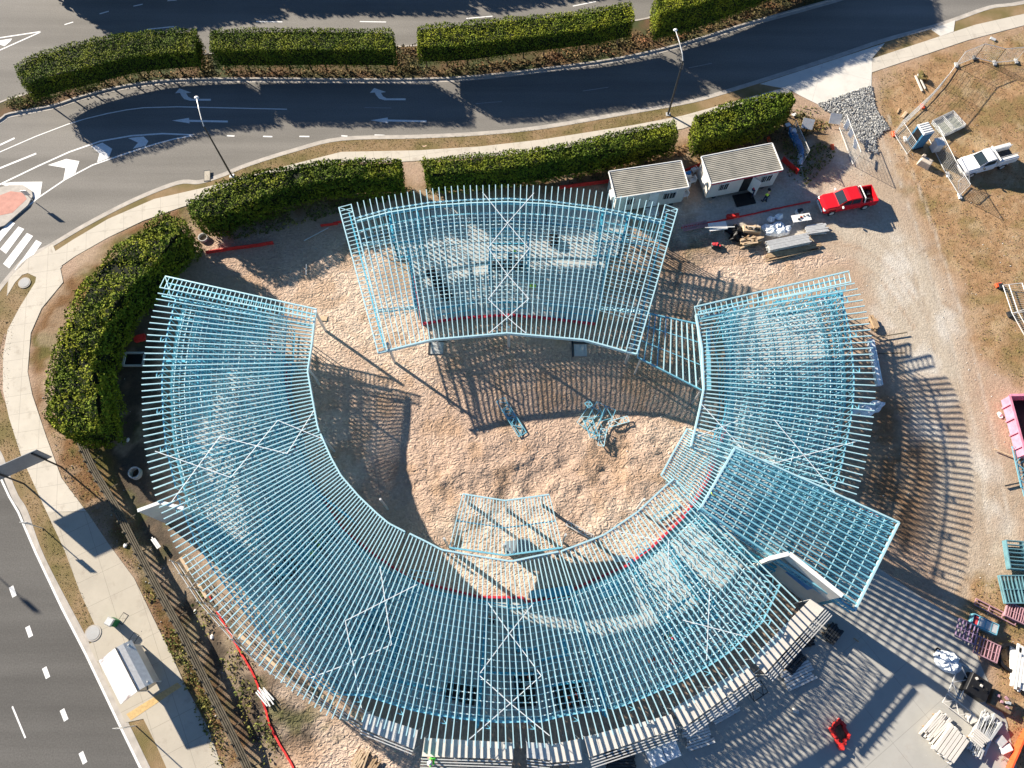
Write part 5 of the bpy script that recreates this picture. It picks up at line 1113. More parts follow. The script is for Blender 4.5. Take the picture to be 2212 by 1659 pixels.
# ================================================================== loose frames and stacks
def lattice(a, b_, w, z, label, m='steel', name='steel_truss', cat='truss', grp=None, dz=0., n=None, tilt=0.):
    A, B = W(a, z), W(b_, z); d = (B - A); d.z = 0; L = d.length; c = (A + B) / 2; c.z = 0
    t = thing(name, label, cat, c, grp, math.atan2(d.y, d.x)); h = w / 2; n = n or max(3, int(L / (w * .8)))
    child(MB().beam((-L / 2, -h, z), (L / 2, -h, z), .06, .07), 'chord', M[m], t); child(MB().beam((-L / 2, h, z + tilt), (L / 2, h, z + tilt), .06, .07), 'chord', M[m], t)
    mb = MB(); s_ = -1
    for k in range(n + 1):
        x = -L / 2 + L * k / n; 
        if k in (0, n) or k % 3 == 0: mb.beam((x, -h, z), (x, h, z + tilt), .045, .05)
        if k < n: mb.beam((x, s_ * h, z + (tilt if s_ > 0 else 0)), (x + L / n, -s_ * h, z + (tilt if s_ < 0 else 0)), .045, .045); s_ = -s_
    child(mb, 'web', M[m], t); return t
def wallframe(a, b_, w, z, label, m='steel', nst=7, name='wall_frame', grp=None, layers=1, cat='wall frame'):
    A, B = W(a, z), W(b_, z); d = (B - A); L = d.length; c = (A + B) / 2; c.z = 0
    t = thing(name, label, cat, c, grp, math.atan2(d.y, d.x)); h = w / 2
    for q_ in range(layers):
        zz_ = z - .11 * q_; o = .04 * q_
        mb = MB().beam((-L / 2, -h, zz_), (L / 2, -h, zz_), .08, .08).beam((-L / 2, h, zz_), (L / 2, h, zz_), .08, .08).beam((-L / 2, 0, zz_ - .01), (L / 2, 0, zz_ - .01), .05, .05); child(mb, 'plate', M[m], t)
        mb = MB()
        for k in range(nst + 1): x = -L / 2 + L * k / nst + random.uniform(-.03, .03); mb.beam((x, -h, zz_ + .002), (x, h, zz_ + .002), .05, .07)
        child(mb, 'stud', M[m], t)
    return t
def bundle(a, b_, w, n, layers, label, m='galv', name='steel_bundle', cat='bundle', z=.0, grp=None, s=.10, bearers=True, ragged=.12, skew=0.):
    A, B = W(a, z + layers * s), W(b_, z + layers * s); d = (B - A); d.z = 0; L = d.length; c = (A + B) / 2; c.z = 0
    t = thing(name, label, cat, c, grp, math.atan2(d.y, d.x)); zb_ = z + .1
    if bearers:
        for x in (-.3, .3): child(MB().box((L * x, 0, z), .1, w + .15, .1), 'bearer', M['timber'], t)
    for l_ in range(layers):
        mb = MB()
        for k in range(n):
            y = -w / 2 + w * (k + .5) / n + random.uniform(-.01, .01); e = random.uniform(-ragged, ragged); e2 = random.uniform(-ragged, ragged); sk = random.uniform(-skew, skew)
            mb.beam((-L / 2 + e, y + sk, zb_ + s * (l_ + .5)), (L / 2 + e2, y - sk, zb_ + s * (l_ + .5)), w / n * .8, s * .8)
        child(mb, 'length', M[m], t)
    return t
def crate(px, sx, sy, sz, rz, label, m, name='crate', cat='crate', lid=None, z=0, top=None):
    c = W(px, sz + z); t = thing(name, label, cat, (c.x, c.y, z), None, R(rz)); child(MB().box((0, 0, 0), sx, sy, sz, taper=.96), 'body', M[m], t, bevel=min(.04, sz * .2))
    if lid: child(MB().box((0, 0, sz), sx * 1.04, sy * 1.04, .05), 'lid', M[lid], t)
    if top:
        for k in range(7): child(MB().box((random.uniform(-sx * .35, sx * .35), random.uniform(-sy * .35, sy * .35), sz), random.uniform(.1, .3), random.uniform(.1, .25), random.uniform(.05, .2), random.uniform(0, 3)), 'item', M[random.choice(top)], t)
    return t
def blob(px, rx, ry, h, label, m, name='tarpaulin', cat='tarpaulin', rz=0, rough=.5):
    c = W(px, h * .5); n_ = 22; k = 7; rings = []; ph = random.random() * 50
    for i in range(k + 1):
        f = i / k; ring_ = []
        for j in range(n_):
            a = 2 * math.pi * j / n_; rr = math.cos(f * math.pi / 2) ** .6; x, y = math.cos(a) * rr * rx, math.sin(a) * rr * ry
            nn = noise.noise(Vector((x * 2.2 + ph, y * 2.2, f * 2))) * rough; x *= 1 + nn; y *= 1 + nn
            z_ = math.sin(f * math.pi / 2) * h * (1 + 1.2 * noise.noise(Vector((x * 4 + ph, y * 4, 3)))); ring_.append((x, y, max(-.05, z_)))
        rings.append(ring_)
    t = MB().loft(rings).build(name, M[m]); t.location = (c.x, c.y, min(0, gz(c.x, c.y) + .02)); t.rotation_euler = (0, 0, R(rz)); return tag(t, label, cat)
# courtyard
lattice(q(1,1,1030,930), q(1,1,1175,1158), .75, .22, 'blue roof truss lying alone in the courtyard sand, upper of the overlapping pair')
lattice(q(1,1,1060,985), q(1,1,1182,1150), .55, .10, 'short blue truss piece half under the lone truss in the courtyard sand')
for k, (a, b_, w, m, lb) in enumerate(((q(1,1,1640,985), q(1,1,1560,1100), 1.0, 'steel_lit', 'pale truss at the upper left of the courtyard truss pile'), (q(1,1,1690,960), q(1,1,1600,1130), 1.0, 'steel', 'blue truss crossing the middle of the courtyard truss pile'), (q(1,1,1745,985), q(1,1,1660,1190), .9, 'steel', 'blue truss on the right of the courtyard truss pile'),
        (q(1,1,1735,1090), q(1,1,1860,1055), .5, 'steel_lit', 'pale truss sticking out to the right of the courtyard pile'), (q(1,1,1700,1120), q(1,1,1682,1230), .5, 'steel_lit', 'narrow truss at the bottom tip of the courtyard pile'), (q(1,1,1590,945), q(1,1,1615,975), .45, 'steel', 'small truss offcut at the top left of the courtyard pile'), (q(1,1,1600,1060), q(1,1,1640,1170), .7, 'steel', 'blue truss leaning at the lower left of the courtyard pile'))):
    lattice(a, b_, w, .12 + .12 * k, lb, m, grp='trusses in the courtyard pile')
bt(MB().box((W(q(1,2,665,65)).x, W(q(1,2,665,65)).y, 0), 1.3, .9, .04, R(-35)), 'ply_sheet', M['ply'], 'pale plywood sheet on the sand left of the small courtyard canopy', 'sheet')
bt(MB().box((W(q(0,1,2098,405)).x, W(q(0,1,2098,405)).y, 0), .6, .45, .04, R(-5)), 'ply_sheet', M['ply'], 'small plywood piece beside the courtyard corner of the western wing', 'sheet')

crate(A2(760,590), 1.9, .9, .9, 8, 'grey crate under the small courtyard canopy', 'galv', lid='boardgrey' if 'boardgrey' in M else 'dark')
lattice(A2(1160,400), A2(1380,520), .35, .35, 'thin pale ladder frame lying on the sand right of the courtyard canopy', 'galv', 'ladder', 'ladder')
bundle(A2(1000,975), A2(850,1000), .6, 6, 2, 'blue steel lengths beside the red membrane at the bottom of the courtyard', 'steel'); bundle(A2(1215,955), A2(1000,985), .7, 6, 3, 'dark blue steel bundle under the southern wing near the red membrane', 'steel_shade')
bundle(A2(1660,690), A2(1560,700), .5, 5, 1, 'grey steel offcuts near the red membrane of the south eastern wing', 'galv'); lattice(A2(2080,235), A2(1900,370), .6, .3, 'dark blue truss lying by the red membrane under the south eastern eaves', 'steel_shade'); lattice(A2(1840,570), A2(1740,640), .6, .3, 'small dark truss on the sand below the south eastern eaves', 'steel_shade')
lattice(q(1,2,445,395), q(1,2,605,415), .5, .4, 'pale truss piece on the dark sand under the inner edge of the south western wing', 'steel_lit')
# slab contents seen through the frames
for px, sx, sy, rz, lb in ((q(1,2,775,1175), 2.3, 1.2, -14, 'dark pallet load on the slab at the lower left of the southern wing'), (q(1,2,1190,1150), 1.5, 2.4, 5, 'black wrapped pallet in the middle of the southern wing'), (q(1,2,1490,1190), 2.3, 1.6, 10, 'dark pallet of tools on the slab at the right of the southern wing')):
    crate(px, sx, sy, .55, rz, lb, 'black', 'pallet_load', 'pallet load', top=['dark', 'white', 'galv', 'orange', 'dark'])
crate(A2(1520,950), 1.6, 1.1, .6, 10, 'blue steel pallet on the slab near the red membrane', 'steel_shade', 'pallet_load', 'pallet load', top=['steel_shade', 'steel'])
crate(q(0,2,1830,380), 2.0, 1.4, .6, 40, 'dark stack on the slab of the south western wing', 'dark', 'pallet_load', 'pallet load', top=['dark', 'steel_shade']); crate(q(0,2,2080,170), 1.8, 1.3, .6, 30, 'dark pile on the slab beside two workers', 'dark', 'pallet_load', 'pallet load', top=['dark', 'steel_shade', 'redcloth'])
crate(A3(660,620), .9, 3.6, .5, 32, 'long black wrapped roll on the sunlit slab of the back pavilion', 'black', 'wrapped_roll', 'roll'); crate(A3(1360,345), .8, 1.1, .6, 5, 'black box on the slab of the back pavilion', 'black', 'tool_box', 'box', top=['dark'])
crate(A3(1080,500), 3.0, .8, .5, 0, 'dark trestle load across the middle of the back pavilion', 'dark', 'pallet_load', 'pallet load', top=['dark', 'white'])
bundle(q(2,2,280,90), q(2,2,470,200), .5, 5, 2, 'pale boards on the slab under the entrance canopy', 'ply', 'board_stack', 'boards')
for k, (px, lb) in enumerate(((A5(550,400), 'orange tools on the slab below the worker of the south eastern wing'), (A5(730,400), 'red box on the slab of the south eastern wing'), (q(2,1,915,270), 'red object on the slab at the top of the eastern wing'))):
    crate(px, .5, .4, .3, 20, lb, ('orange', 'redcloth', 'redcloth')[k], 'tool_box', 'box')
# east side
bundle(q(2,1,1222,540), q(2,1,1280,835), .5, 3, 5, 'long white wrapped timber pack beside the tips of the eastern wing', 'tarp', 'wrapped_pack', 'wrapped pack', ragged=.03)
bundle(q(2,1,1228,395), q(2,1,1258,470), .5, 5, 3, 'bare timber ends above the long white wrapped pack', 'timber', 'timber_stack', 'timber', ragged=.25)
for a, b_, lb in ((q(2,1,1250,528), q(2,1,1455,495), 'long timber pole pointing right from the top of the wrapped pack'), (q(2,1,1268,632), q(2,1,1440,628), 'timber pole pointing right from the middle of the wrapped pack')):
    P, Q = W(a, .2), W(b_, .2); bt(MB().beam(P, Q, .08, .06), 'timber_pole', M['oldtimber'], lb, 'pole')
blob(q(2,1,1215,985), 1.4, .6, .35, 'crumpled pale plastic sheet under the lower tips of the eastern wing', 'tarp', rz=20)
for k, (a, b_, lb) in enumerate(((q(2,1,2062,200), q(2,1,2122,380), 'upper mesh fence lying at the right edge beside an orange block'), (q(2,1,2122,380), q(2,1,2205,530), 'lower mesh fence lying at the right edge'))):
    P, Q = W(a), W(b_); t = thing('mesh_fence', lb, 'mesh fence', ((P + Q) / 2), 'temporary mesh fence panels', ang(P, Q)); L = (Q - P).length; mb = MB()
    for (x0, y0), (x1, y1) in (((-L/2,0),(L/2,0)),((L/2,0),(L/2,1.6)),((L/2,1.6),(-L/2,1.6)),((-L/2,1.6),(-L/2,0)),((-L/2,.5),(L/2,.5))): mb.tube((x0, y0, .3 + .15 * y0), (x1, y1, .3 + .15 * y1), .04, 6)
    child(mb, 'frame', M['galv'], t); mb = MB()
    for i in range(1, int(L / .18)): mb.beam((-L / 2 + .18 * i, 0, .3), (-L / 2 + .18 * i, 1.6, .54), .014, .01)
    child(mb, 'wire_mesh', M['galv'], t); child(MB().box((-L / 2, -.1, 0), .5, .4, .25), 'foot', M['dark'], t)
c = W(q(2,1,2045,193)); bt(MB().box((c.x, c.y, 0), .6, .4, .2, R(10)), 'ballast_block', M['orange'], 'orange block at the top of the mesh fences at the right edge', 'ballast block', bevel=.03)
SK = Ws([(2184, 860), (2250, 846), (2288, 975), (2219, 987)], 1.3); c = sum(SK, Vector()) / 4; rz = ang(SK[3], SK[0]); c.z = 0; L = (SK[3] - SK[0]).length; Wd = (SK[0] - SK[1]).length
t = thing('skip_bin', 'pink open skip bin cut by the right edge of the picture', 'skip bin', c, None, rz); mb = MB()
for sy in (-1, 1): mb.box((0, sy * Wd / 2, .1), L, .08, 1.2)
for sx in (-1, 1): mb.box((sx * L / 2, 0, .1), .08, Wd - .1, 1.2)
child(mb, 'body', M['pink'], t); mb = MB()
for sy in (-1, 1): mb.beam((-L / 2, sy * (Wd / 2 + .05), 1.32), (L / 2, sy * (Wd / 2 + .05), 1.32), .18, .10)
for sx in (-1, 1): mb.beam((sx * (L / 2 + .02), -Wd / 2, 1.33), (sx * (L / 2 + .02), Wd / 2, 1.33), .2, .10)
child(mb, 'rim', M['pink'], t); child(MB().box((0, 0, .05), L - .1, Wd - .1, .10), 'floor', M['black'], t)
for k in range(4): child(MB().box((-L * .36 + L * .24 * k, Wd / 2 + .10, .1), .12, .12, 1.15), 'rib', M['pink'], t)
lattice(q(2,1,2165,1235), q(2,1,2225,1500), .8, .4, 'blue roof truss lying below the pink skip bin', 'steel'); lattice(q(2,1,2185,1260), q(2,1,2245,1560), .8, .25, 'second blue truss under the one below the pink skip bin', 'steel')
P, Q = W(q(2,1,2020,1252), .15), W(q(2,1,2145,1302), .15); bt(MB().beam(P, Q, .1, .06), 'timber_pole', M['ply'], 'pale timber pole on the grass left of the pink skip bin', 'pole')
P, Q = W(q(2,1,2090,1490), .15), W(q(2,1,2180,1470), .15); bt(MB().beam(P, Q, .12, .08), 'timber_pole', M['dark'], 'dark pole on the gravel left of the blue trusses', 'pole')
blob(q(2,1,2060,1035), .18, .3, .12, 'white plastic scrap on the soil left of the pink skip bin', 'white', 'plastic_scrap', 'scrap')
wallframe(q(2,2,2205,190), q(2,2,2235,375), 2.6, .75, 'upper stack of blue wall frames at the right edge', 'teal', 7, grp=None, layers=5); wallframe(q(2,2,2078,500), q(2,2,2290,500), 2.05, .6, 'lower stack of pale blue wall frames at the right edge', 'teal', 9, layers=4)
wallframe(q(2,2,2100,625), q(2,2,2230,685), 1.1, .4, 'pale pink frame stack at the right edge below the blue frames', 'pinksteel', 8, layers=3)
wallframe(q(2,2,1895,580), q(2,2,2160,715), .5, .12, 'long thin purple strips lying on the dry grass', 'pinksteel', 3)
wallframe(q(2,2,1782,745), q(2,2,1905,800), 1.4, .5, 'purple wall frame on the grass left of the pink one', 'purple', 5, layers=2); wallframe(q(2,2,1900,855), q(2,2,2050,925), 1.3, .45, 'pink wall frame between the purple frame and the black pipe coil', 'pinksteel', 7, layers=2)
P, Q = W(q(2,2,1880,690), .5), W(q(2,2,2040,765), .5); c = (P + Q) / 2; t = thing('divided_crate', 'pale blue divided crate with a red box in it on the dry grass', 'crate', (c.x, c.y, 0), None, ang(P, Q)); L = (P - Q).length; mb = MB()
for y in (-.4, .4): mb.box((0, y, 0), L, .06, .55)
for k in range(5): mb.box((-L / 2 + L * k / 4, 0, 0), .05, .8, .55)
child(mb, 'body', M['steel'], t); child(MB().box((0, 0, 0), L - .1, .7, .1), 'floor', M['black'], t); child(MB().box((-L * .37, 0, .1), L * .2, .6, .35), 'red_box', M['redcloth'], t)
for k in (1, 2, 3): child(MB().box((-L * .37 + L * .25 * k, 0, .5), L * .2, .65, .03), 'lid', M['galv'], t)
blob(q(2,2,1722,972), .95, .8, .6, 'white plastic covered heap with a dark edge in the yard', 'tarp', rz=-30, rough=.3); blob(q(2,2,1672,945), .5, .6, .3, 'black plastic bag beside the white covered heap', 'black', 'plastic_bag', 'bag')
lattice(q(2,2,1835,1000), q(2,2,1760,1190), .9, .4, 'pale grey ladder truss standing right of the white covered heap', 'galv'); lattice(q(2,2,1700,1205), q(2,2,1860,1330), .75, .35, 'cream ladder truss lying along the edge of the yard slab', 'offwhite')
crate(q(2,2,1880,1340), .7, .6, .3, 20, 'small cream box at the end of the cream ladder truss', 'offwhite'); 
crate(q(2,2,1925,1135), 1.6, 1.5, .9, -35, 'black machine under a wrinkled cover in the yard', 'black', 'covered_machine', 'machine', top=['black', 'dark', 'offwhite', 'black']); crate(q(2,2,2075,1230), 1.6, 1.2, .5, -30, 'pallet of scrap metal and debris in the yard', 'dirtbox', 'scrap_pallet', 'pallet', top=['galv', 'pinksteel', 'galv', 'dirtbox', 'offwhite'])
crate(A4(1465,660), .45, 2.1, .15, -12, 'white plank lying across the black pipe coil', 'white', 'plank', 'plank')
bundle(A4(1580,600), A4(1540,900), 1.5, 7, 4, 'bundle of white pipes at the right edge of the yard', 'white', 'pipe_bundle', 'pipes', ragged=.5)
bundle(q(2,2,1590,1455), q(2,2,1700,1325), 1.0, 7, 3, 'stack of grey steel lengths, left one of the pair on the yard slab', 'offwhite', s=.13, ragged=.3, skew=.05); bundle(q(2,2,1690,1580), q(2,2,1800,1425), 1.55, 6, 4, 'stack of broad cream boards, right one of the pair on the yard slab', 'offwhite', 'board_stack', 'boards', s=.18)
bundle(q(2,2,1900,1540), q(2,2,2000,1340), 1.3, 12, 4, 'untidy bundle of grey scaffold tubes at the grass edge', 'galv', 'tube_bundle', 'tubes', ragged=.5, skew=.2)
bundle(q(2,2,1880,1430), q(2,2,1960,1500), .9, 6, 2, 'cream boards lying across the scaffold tubes', 'offwhite', 'board_stack', 'boards', z=.4, bearers=False)
crate(q(2,2,2070,1487), .75, .6, .3, 35, 'grey box on the dry grass by the orange mesh', 'galv'); crate(q(2,2,2102,1537), .9, .5, .25, 20, 'white box on the dry grass by the orange mesh', 'white')
# red heap of barrier mesh on the slab
c = W(q(2,2,1018,1440), .3); t = thing('red_tent_bag', 'crumpled diamond shaped red plastic barrier heap on the yard slab', 'red heap', (c.x, c.y, 0), None, R(-8)); mb = MB(); D4 = [(0, 1.0), (.62, .1), (.12, -1.0), (-.62, .15)]
for (x0, y0), (x1, y1) in zip(D4, D4[1:] + D4[:1]):
    for k in range(6):
        f0, f1 = k / 6, (k + 1.1) / 6; j = random.uniform(-.08, .08); mb.beam((x0 + (x1 - x0) * f0 + j, y0 + (y1 - y0) * f0, .25), (x0 + (x1 - x0) * f1 + j, y0 + (y1 - y0) * f1, .28), .20, .3 + random.uniform(-.1, .2))
child(mb, 'folds', M['redmesh'], t); child(MB().box((0, 0, 0), .9, .9, .2, .7), 'inner_bundle', M['dirtbox'], t)
crate(q(2,2,735,1290), .45, .3, .2, -20, 'small pale block on the shaded yard slab', 'offwhite', 'block', 'block')
# under the scaffold
bundle(q(2,2,945,830), q(2,2,1010,745), 1.0, 5, 4, 'short dark bundle beyond the last scaffold deck', 'dark', s=.13); bundle(q(2,2,1110,820), q(2,2,1130,835), .1, 1, 1, 'tiny timber offcut by the slab joint', 'timber', 'timber_offcut', 'offcut', bearers=False)
bundle(q(2,2,660,1000), q(2,2,750,900), 1.6, 6, 3, 'dark panel stack beside the middle scaffold deck', 'dark', 'panel_stack', 'panels'); bundle(q(2,2,665,1100), q(2,2,835,1020), 1.4, 7, 2, 'fan of grey steel lengths on the slab by the middle scaffold deck', 'galv', ragged=.15)
bundle(q(2,2,190,1340), q(2,2,350,1250), .9, 6, 2, 'grey steel lengths just below the third scaffold deck', 'galv'); lattice(q(2,2,440,1190), q(2,2,530,1130), .9, .4, 'dark truss offcuts between two scaffold decks', 'dark')
bundle(q(2,2,760,850), q(2,2,840,830), .8, 4, 3, 'pile of black fittings beside the last scaffold deck', 'black', 'fittings_pile', 'fittings', ragged=.3)
bundle(q(2,2,20,1470), q(2,2,170,1420), 1.7, 9, 3, 'stack of grey studs below the pale corrugated decks', 'galv', 'stud_stack', 'studs', ragged=.2); bundle(q(1,2,1720,1625), q(1,2,1900,1625), 1.7, 9, 3, 'grey steel pack at the bottom edge below the pale deck', 'dark', 'stud_stack', 'studs')
for px, lb in ((q(1,2,2045,1590), 'left one of two pale bulk bags on the shaded slab'), (q(1,2,2140,1545), 'right one of two pale bulk bags on the shaded slab')):
    crate(px, 1.15, 1.15, .8, 20, lb, 'tarp', 'bulk_bag', 'bulk bag', top=['tarp'])
bundle(q(1,2,90,1659), q(1,2,150,1565), .9, 6, 2, 'pale timber lengths standing out at the bottom edge, left of the decks', 'ply', 'timber_stack', 'timber', ragged=.4, skew=.2); bundle(q(1,2,190,1670), q(1,2,230,1610), .6, 4, 2, 'short timber offcuts right of the pale timber lengths', 'timber', 'timber_stack', 'timber', ragged=.3)
# west strip
bundle(q(0,2,1690,1150), q(0,2,1750,1240), .7, 6, 1, 'white pipe offcuts beside the red barrier pipe', 'white', 'pipe_offcuts', 'pipes', ragged=.25, skew=.1, bearers=False); bundle(q(0,2,990,170), q(0,2,1035,235), .35, 3, 1, 'white pipe pieces in the shade beside the timber fence', 'white', 'pipe_offcuts', 'pipes', bearers=False)
for px, lb in ((q(0,2,1247,640), 'white plastic scrap on the dark soil between fence and scaffold'), (q(0,2,1357,808), 'small white scrap on the dark soil further down the fence'), (q(0,2,812,215), 'pink and white scrap on the path side of the timber fence'), (q(0,1,812,1180), 'pale plastic scrap in the shade west of the building')):
    blob(px, .13, .17, .08, lb, 'white', 'plastic_scrap', 'scrap')
P, Q = W(q(0,0,1970,1560), .1), W(q(0,0,2130,1475), .1); bt(MB().beam(P, Q, .07, .05), 'steel_length', M['galv'], 'single pale steel length on the shaded soil left of the pavilion', 'steel length')
P, Q = W(q(0,1,1985,55), .1), W(q(0,1,1983,125), .1); bt(MB().beam(P, Q, .08, .05), 'steel_length', M['white'], 'short white steel length on the shaded soil left of the pavilion', 'steel length')
# around the offices
P, Q = W(q(2,0,145,1475), .85), W(q(2,0,337,1470), .85); bt(MB().beam(P, Q, .07, .05), 'aluminium_strip', M['white'], 'long white strip laid across the left trestle board', 'strip')
blob(q(2,0,610,1485), 1.25, .75, .45, 'large crumpled white plastic heap between the office row and the steel bundles', 'tarp', rz=5); blob(q(2,0,575,1415), .4, .35, .4, 'crumpled white bag, left of the two above the plastic heap', 'tarp', 'plastic_bag', 'bag'); blob(q(2,0,630,1400), .4, .3, .4, 'crumpled white bag, right of the two above the plastic heap', 'tarp', 'plastic_bag', 'bag')
bx = crate(q(2,0,450,1480), 1.7, .7, .6, -3, 'open beige timber crate full of offcuts', 'ply', 'timber_crate', 'crate', top=['ply', 'timber', 'dark', 'black', 'beige'])
for k in range(9): child(MB().beam((random.uniform(-.7, .3), random.uniform(-.25, .25), .62 + .02 * k), (random.uniform(-.3, .9), random.uniform(-.3, .3), .66 + .02 * k), .09, .03), 'offcut', M[random.choice(['ply', 'timber', 'beige', 'dark'])], bx)
blob(q(2,0,440,1560), 1.1, .55, .5, 'heap of brown cardboard and dirt below the beige crate', 'dirtbox', 'rubbish_heap', 'rubbish', rz=8, rough=.8)
bundle(q(2,0,390,1575), q(2,0,500,1545), .7, 4, 2, 'broken boards on top of the brown heap', 'ply', 'board_stack', 'boards', z=.3, bearers=False, ragged=.4, skew=.3)
blob(q(2,0,345,1510), .9, .8, .5, 'black plastic rubbish heap left of the brown heap', 'black', 'rubbish_heap', 'rubbish', rough=.9)
crate(q(2,0,220,1585), .9, .5, .3, 0, 'dark red toolbox on the shaded soil below the trestle board', 'dark', 'tool_box', 'box', top=['redcloth'])
crate(q(2,0,757,1365), .5, .5, .5, 20, 'small white frame box above the trestle table', 'white', 'box', 'box', top=['dark'])
bundle(q(2,0,553,1595), q(2,0,820,1540), 1.0, 8, 4, 'long bundle of pale blue grey steel at the edge of the sand', 'galv', s=.13, ragged=.1); bundle(q(2,0,808,1490), q(2,0,925,1475), .95, 6, 3, 'short bundle of green grey steel right of the long one', 'galv', s=.13, ragged=.25, skew=.06)
bundle(q(2,0,540,1670), q(2,0,880,1600), .7, 5, 1, 'reddish brown poles lying on the sand below the steel bundles', 'timber', 'pole_bundle', 'poles', ragged=.4, skew=.1, bearers=False)
wallframe(q(2,0,0,1480), q(2,0,158,1448), .55, .2, 'brick red striped drainage grate lying left of the trestle board', 'pinksteel', 16)
def table(px, sx, sy, rz, label, top):
    c = W(px, .75); t = thing('trestle_table', label, 'table', (c.x, c.y, 0), None, R(rz)); child(MB().box((0, 0, .71), sx, sy, .04), 'tabletop', M['white'], t)
    for x in (-sx * .38, sx * .38): child(MB().beam((x, -sy * .4, 0), (x, -sy * .1, .71), .04, .04).beam((x, sy * .4, 0), (x, sy * .1, .71), .04, .04), 'trestle', M['galv'], t)
    for k, m in enumerate(top): child(MB().box((random.uniform(-sx * .38, sx * .38), random.uniform(-sy * .25, sy * .25), .75), random.uniform(.08, .25), random.uniform(.06, .16), random.uniform(.04, .14), random.uniform(0, 3)), 'item', M[m], t)
def chair(px, rz, label):
    c = W(px, .4); t = thing('plastic_chair', label, 'chair', (c.x, c.y, 0), 'plastic chairs between the site offices', R(rz)); child(MB().box((0, 0, .40), .5, .5, .05), 'seat', M['white'], t, bevel=.01); child(MB().beam((-.25, 0, .65), (-.30, 0, .9), .5, .05, Vector((1, 0, 0))).box((-.27, 0, .42), .05, .5, .48), 'backrest', M['white'], t)
    for x in (-.22, .22):
        for y in (-.22, .22): child(MB().tube((x * 1.1, y * 1.1, 0), (x, y, .41), .02, 5), 'leg', M['white'], t)
    for y in (-.27, .27): child(MB().beam((-.25, y, .62), (.2, y, .62), .05, .04), 'armrest', M['white'], t)
    return t
table(q(2,0,770,1410), 1.75, .75, 10, 'white trestle table with tools by the rubbish piles', ['dark', 'galv', 'timber', 'dark', 'black', 'orange', 'galv']); table(q(2,0,228,1465), 1.7, .85, 8, 'white board on a trestle at the left end of the rubbish piles', ['galv'])
chair(q(2,0,75,1100), 120, 'white plastic chair at the left wall of the right site office'); chair(q(2,0,62,1170), 200, 'white plastic chair in the middle of the gap between the offices'); chair(q(2,0,25,1215), 240, 'white plastic chair near the right end of the left office'); chair(q(2,0,12,1262), 200, 'white plastic chair nearest the pavilion at the left office')
crate(q(2,0,30,1125), .8, .6, .75, 10, 'small white table with a blue cloth between the offices', 'white', 'side_table', 'table', top=['blueplastic'])
blob(q(2,0,745,920), .35, 1.5, .5, 'long blue and white plastic heap in the debris right of the offices', 'blueplastic', rz=15, rough=.8); blob(q(2,0,765,1040), .25, .9, .3, 'pale blue plastic strip at the lower end of the debris', 'tarp', rz=-5, rough=.8); blob(q(2,0,715,850), .35, .25, .5, 'white plastic bundle at the top of the debris', 'tarp')
blob(q(2,0,1560,500), .35, .75, .4, 'pile of green branches on the dry grass', 'leafcover', 'branch_pile', 'branches', rz=30, rough=1.)
P = W(q(2,0,1508,490), .1); Q = W(q(2,0,1552,590), .1); bt(MB().beam(P, Q, .16, .10), 'timber_post', M['offwhite'], 'pale timber post lying beside the branch pile', 'post')
P = W(q(2,0,1525,480), .1); Q = W(q(2,0,1572,575), .1); bt(MB().beam(P, Q, .12, .10), 'timber_post', M['offwhite'], 'thinner pale post between the branches and the wider post', 'post')
crate(q(2,0,2013,250), .6, .35, .12, -35, 'small grey plate on the grass near the footpath at the upper right', 'galv', 'plate', 'plate')
crate(q(2,0,1440,740), .9, .3, .15, 50, 'pale timber sleeper beside the lower mesh fence', 'ply', 'sleeper', 'timber'); crate(q(2,0,1400,715), .7, .15, .1, 60, 'thin timber piece left of the sleeper', 'timber', 'timber_offcut', 'offcut')
# scrub cover along the debris
cover(q(2,0,640,900,760,880,830,960,900,900,1000,950,980,1020,880,1140,800,1200,690,1160,650,1010), 45, .12, 'weeds', M['weed'], 'dark scrub and debris right of the site offices', 'weeds', .0, .35, .46)
cover(q(2,0,740,690,940,700,1000,800,880,860,700,830), 40, .09, 'weeds', M['weed'], 'thin dry grass between the short hedge and the rocks', 'weeds', .0, .2, .5)

cover([(1893, 165), (2212, 66), (2330, 60), (2330, 880), (2200, 830), (2120, 760), (2075, 600), (2015, 500), (1975, 400), (1910, 290)], 16, .055, 'grass_tufts', M['tuft'], 'sparse dry grass tufts over the open ground at the upper right', 'grass', .0, .10, .40)
cover([(2095, 1262), (2212, 1245), (2300, 1300), (2300, 1700), (2150, 1659), (2180, 1560), (2150, 1450), (2085, 1350)], 30, .055, 'grass_tufts', M['tuft'], 'dry grass tufts around the stored frames at the lower right', 'grass', .0, .12, .38)
cover([(133, 1033), (187, 1106), (290, 1249), (397, 1473), (470, 1650), (520, 1659), (440, 1480), (330, 1260), (230, 1060), (160, 950), (100, 900)], 35, .055, 'grass_tufts', M['tuft'], 'grass tufts between the footpath and the timber fence', 'grass', .0, .14, .38)
cover(q(0,0,1480,1120,1600,1078,1900,985,2212,913) + q(1,0,500,893,900,873,1300,833,1800,750,2212,665,2212,748,1900,805,1300,898,900,943,500,968,0,978) + q(0,0,1820,1078,1500,1160), 60, .04, 'verge_grass', M['tuft'], 'short dry grass on the verge between kerb and footpath', 'grass', .0, .05, .30)
cover([(20, 760), (45, 670), (70, 612), (45, 600), (-5, 660), (-40, 740), (-50, 850), (-20, 930), (20, 1000), (60, 1095), (100, 1200), (190, 1380), (215, 1372), (140, 1189), (80, 1055), (20, 903)], 60, .04, 'verge_grass', M['tuft'], 'short grass on the verge along the west road', 'grass', .0, .05, .30)
mb = MB(); k = 5000; X = rng.uniform(-40, 60, k); Y = rng.uniform(-12, 55, k); d = sd_poly(X, Y, site_poly); cl = fbm(X + 5, Y + 5, .4, 3)
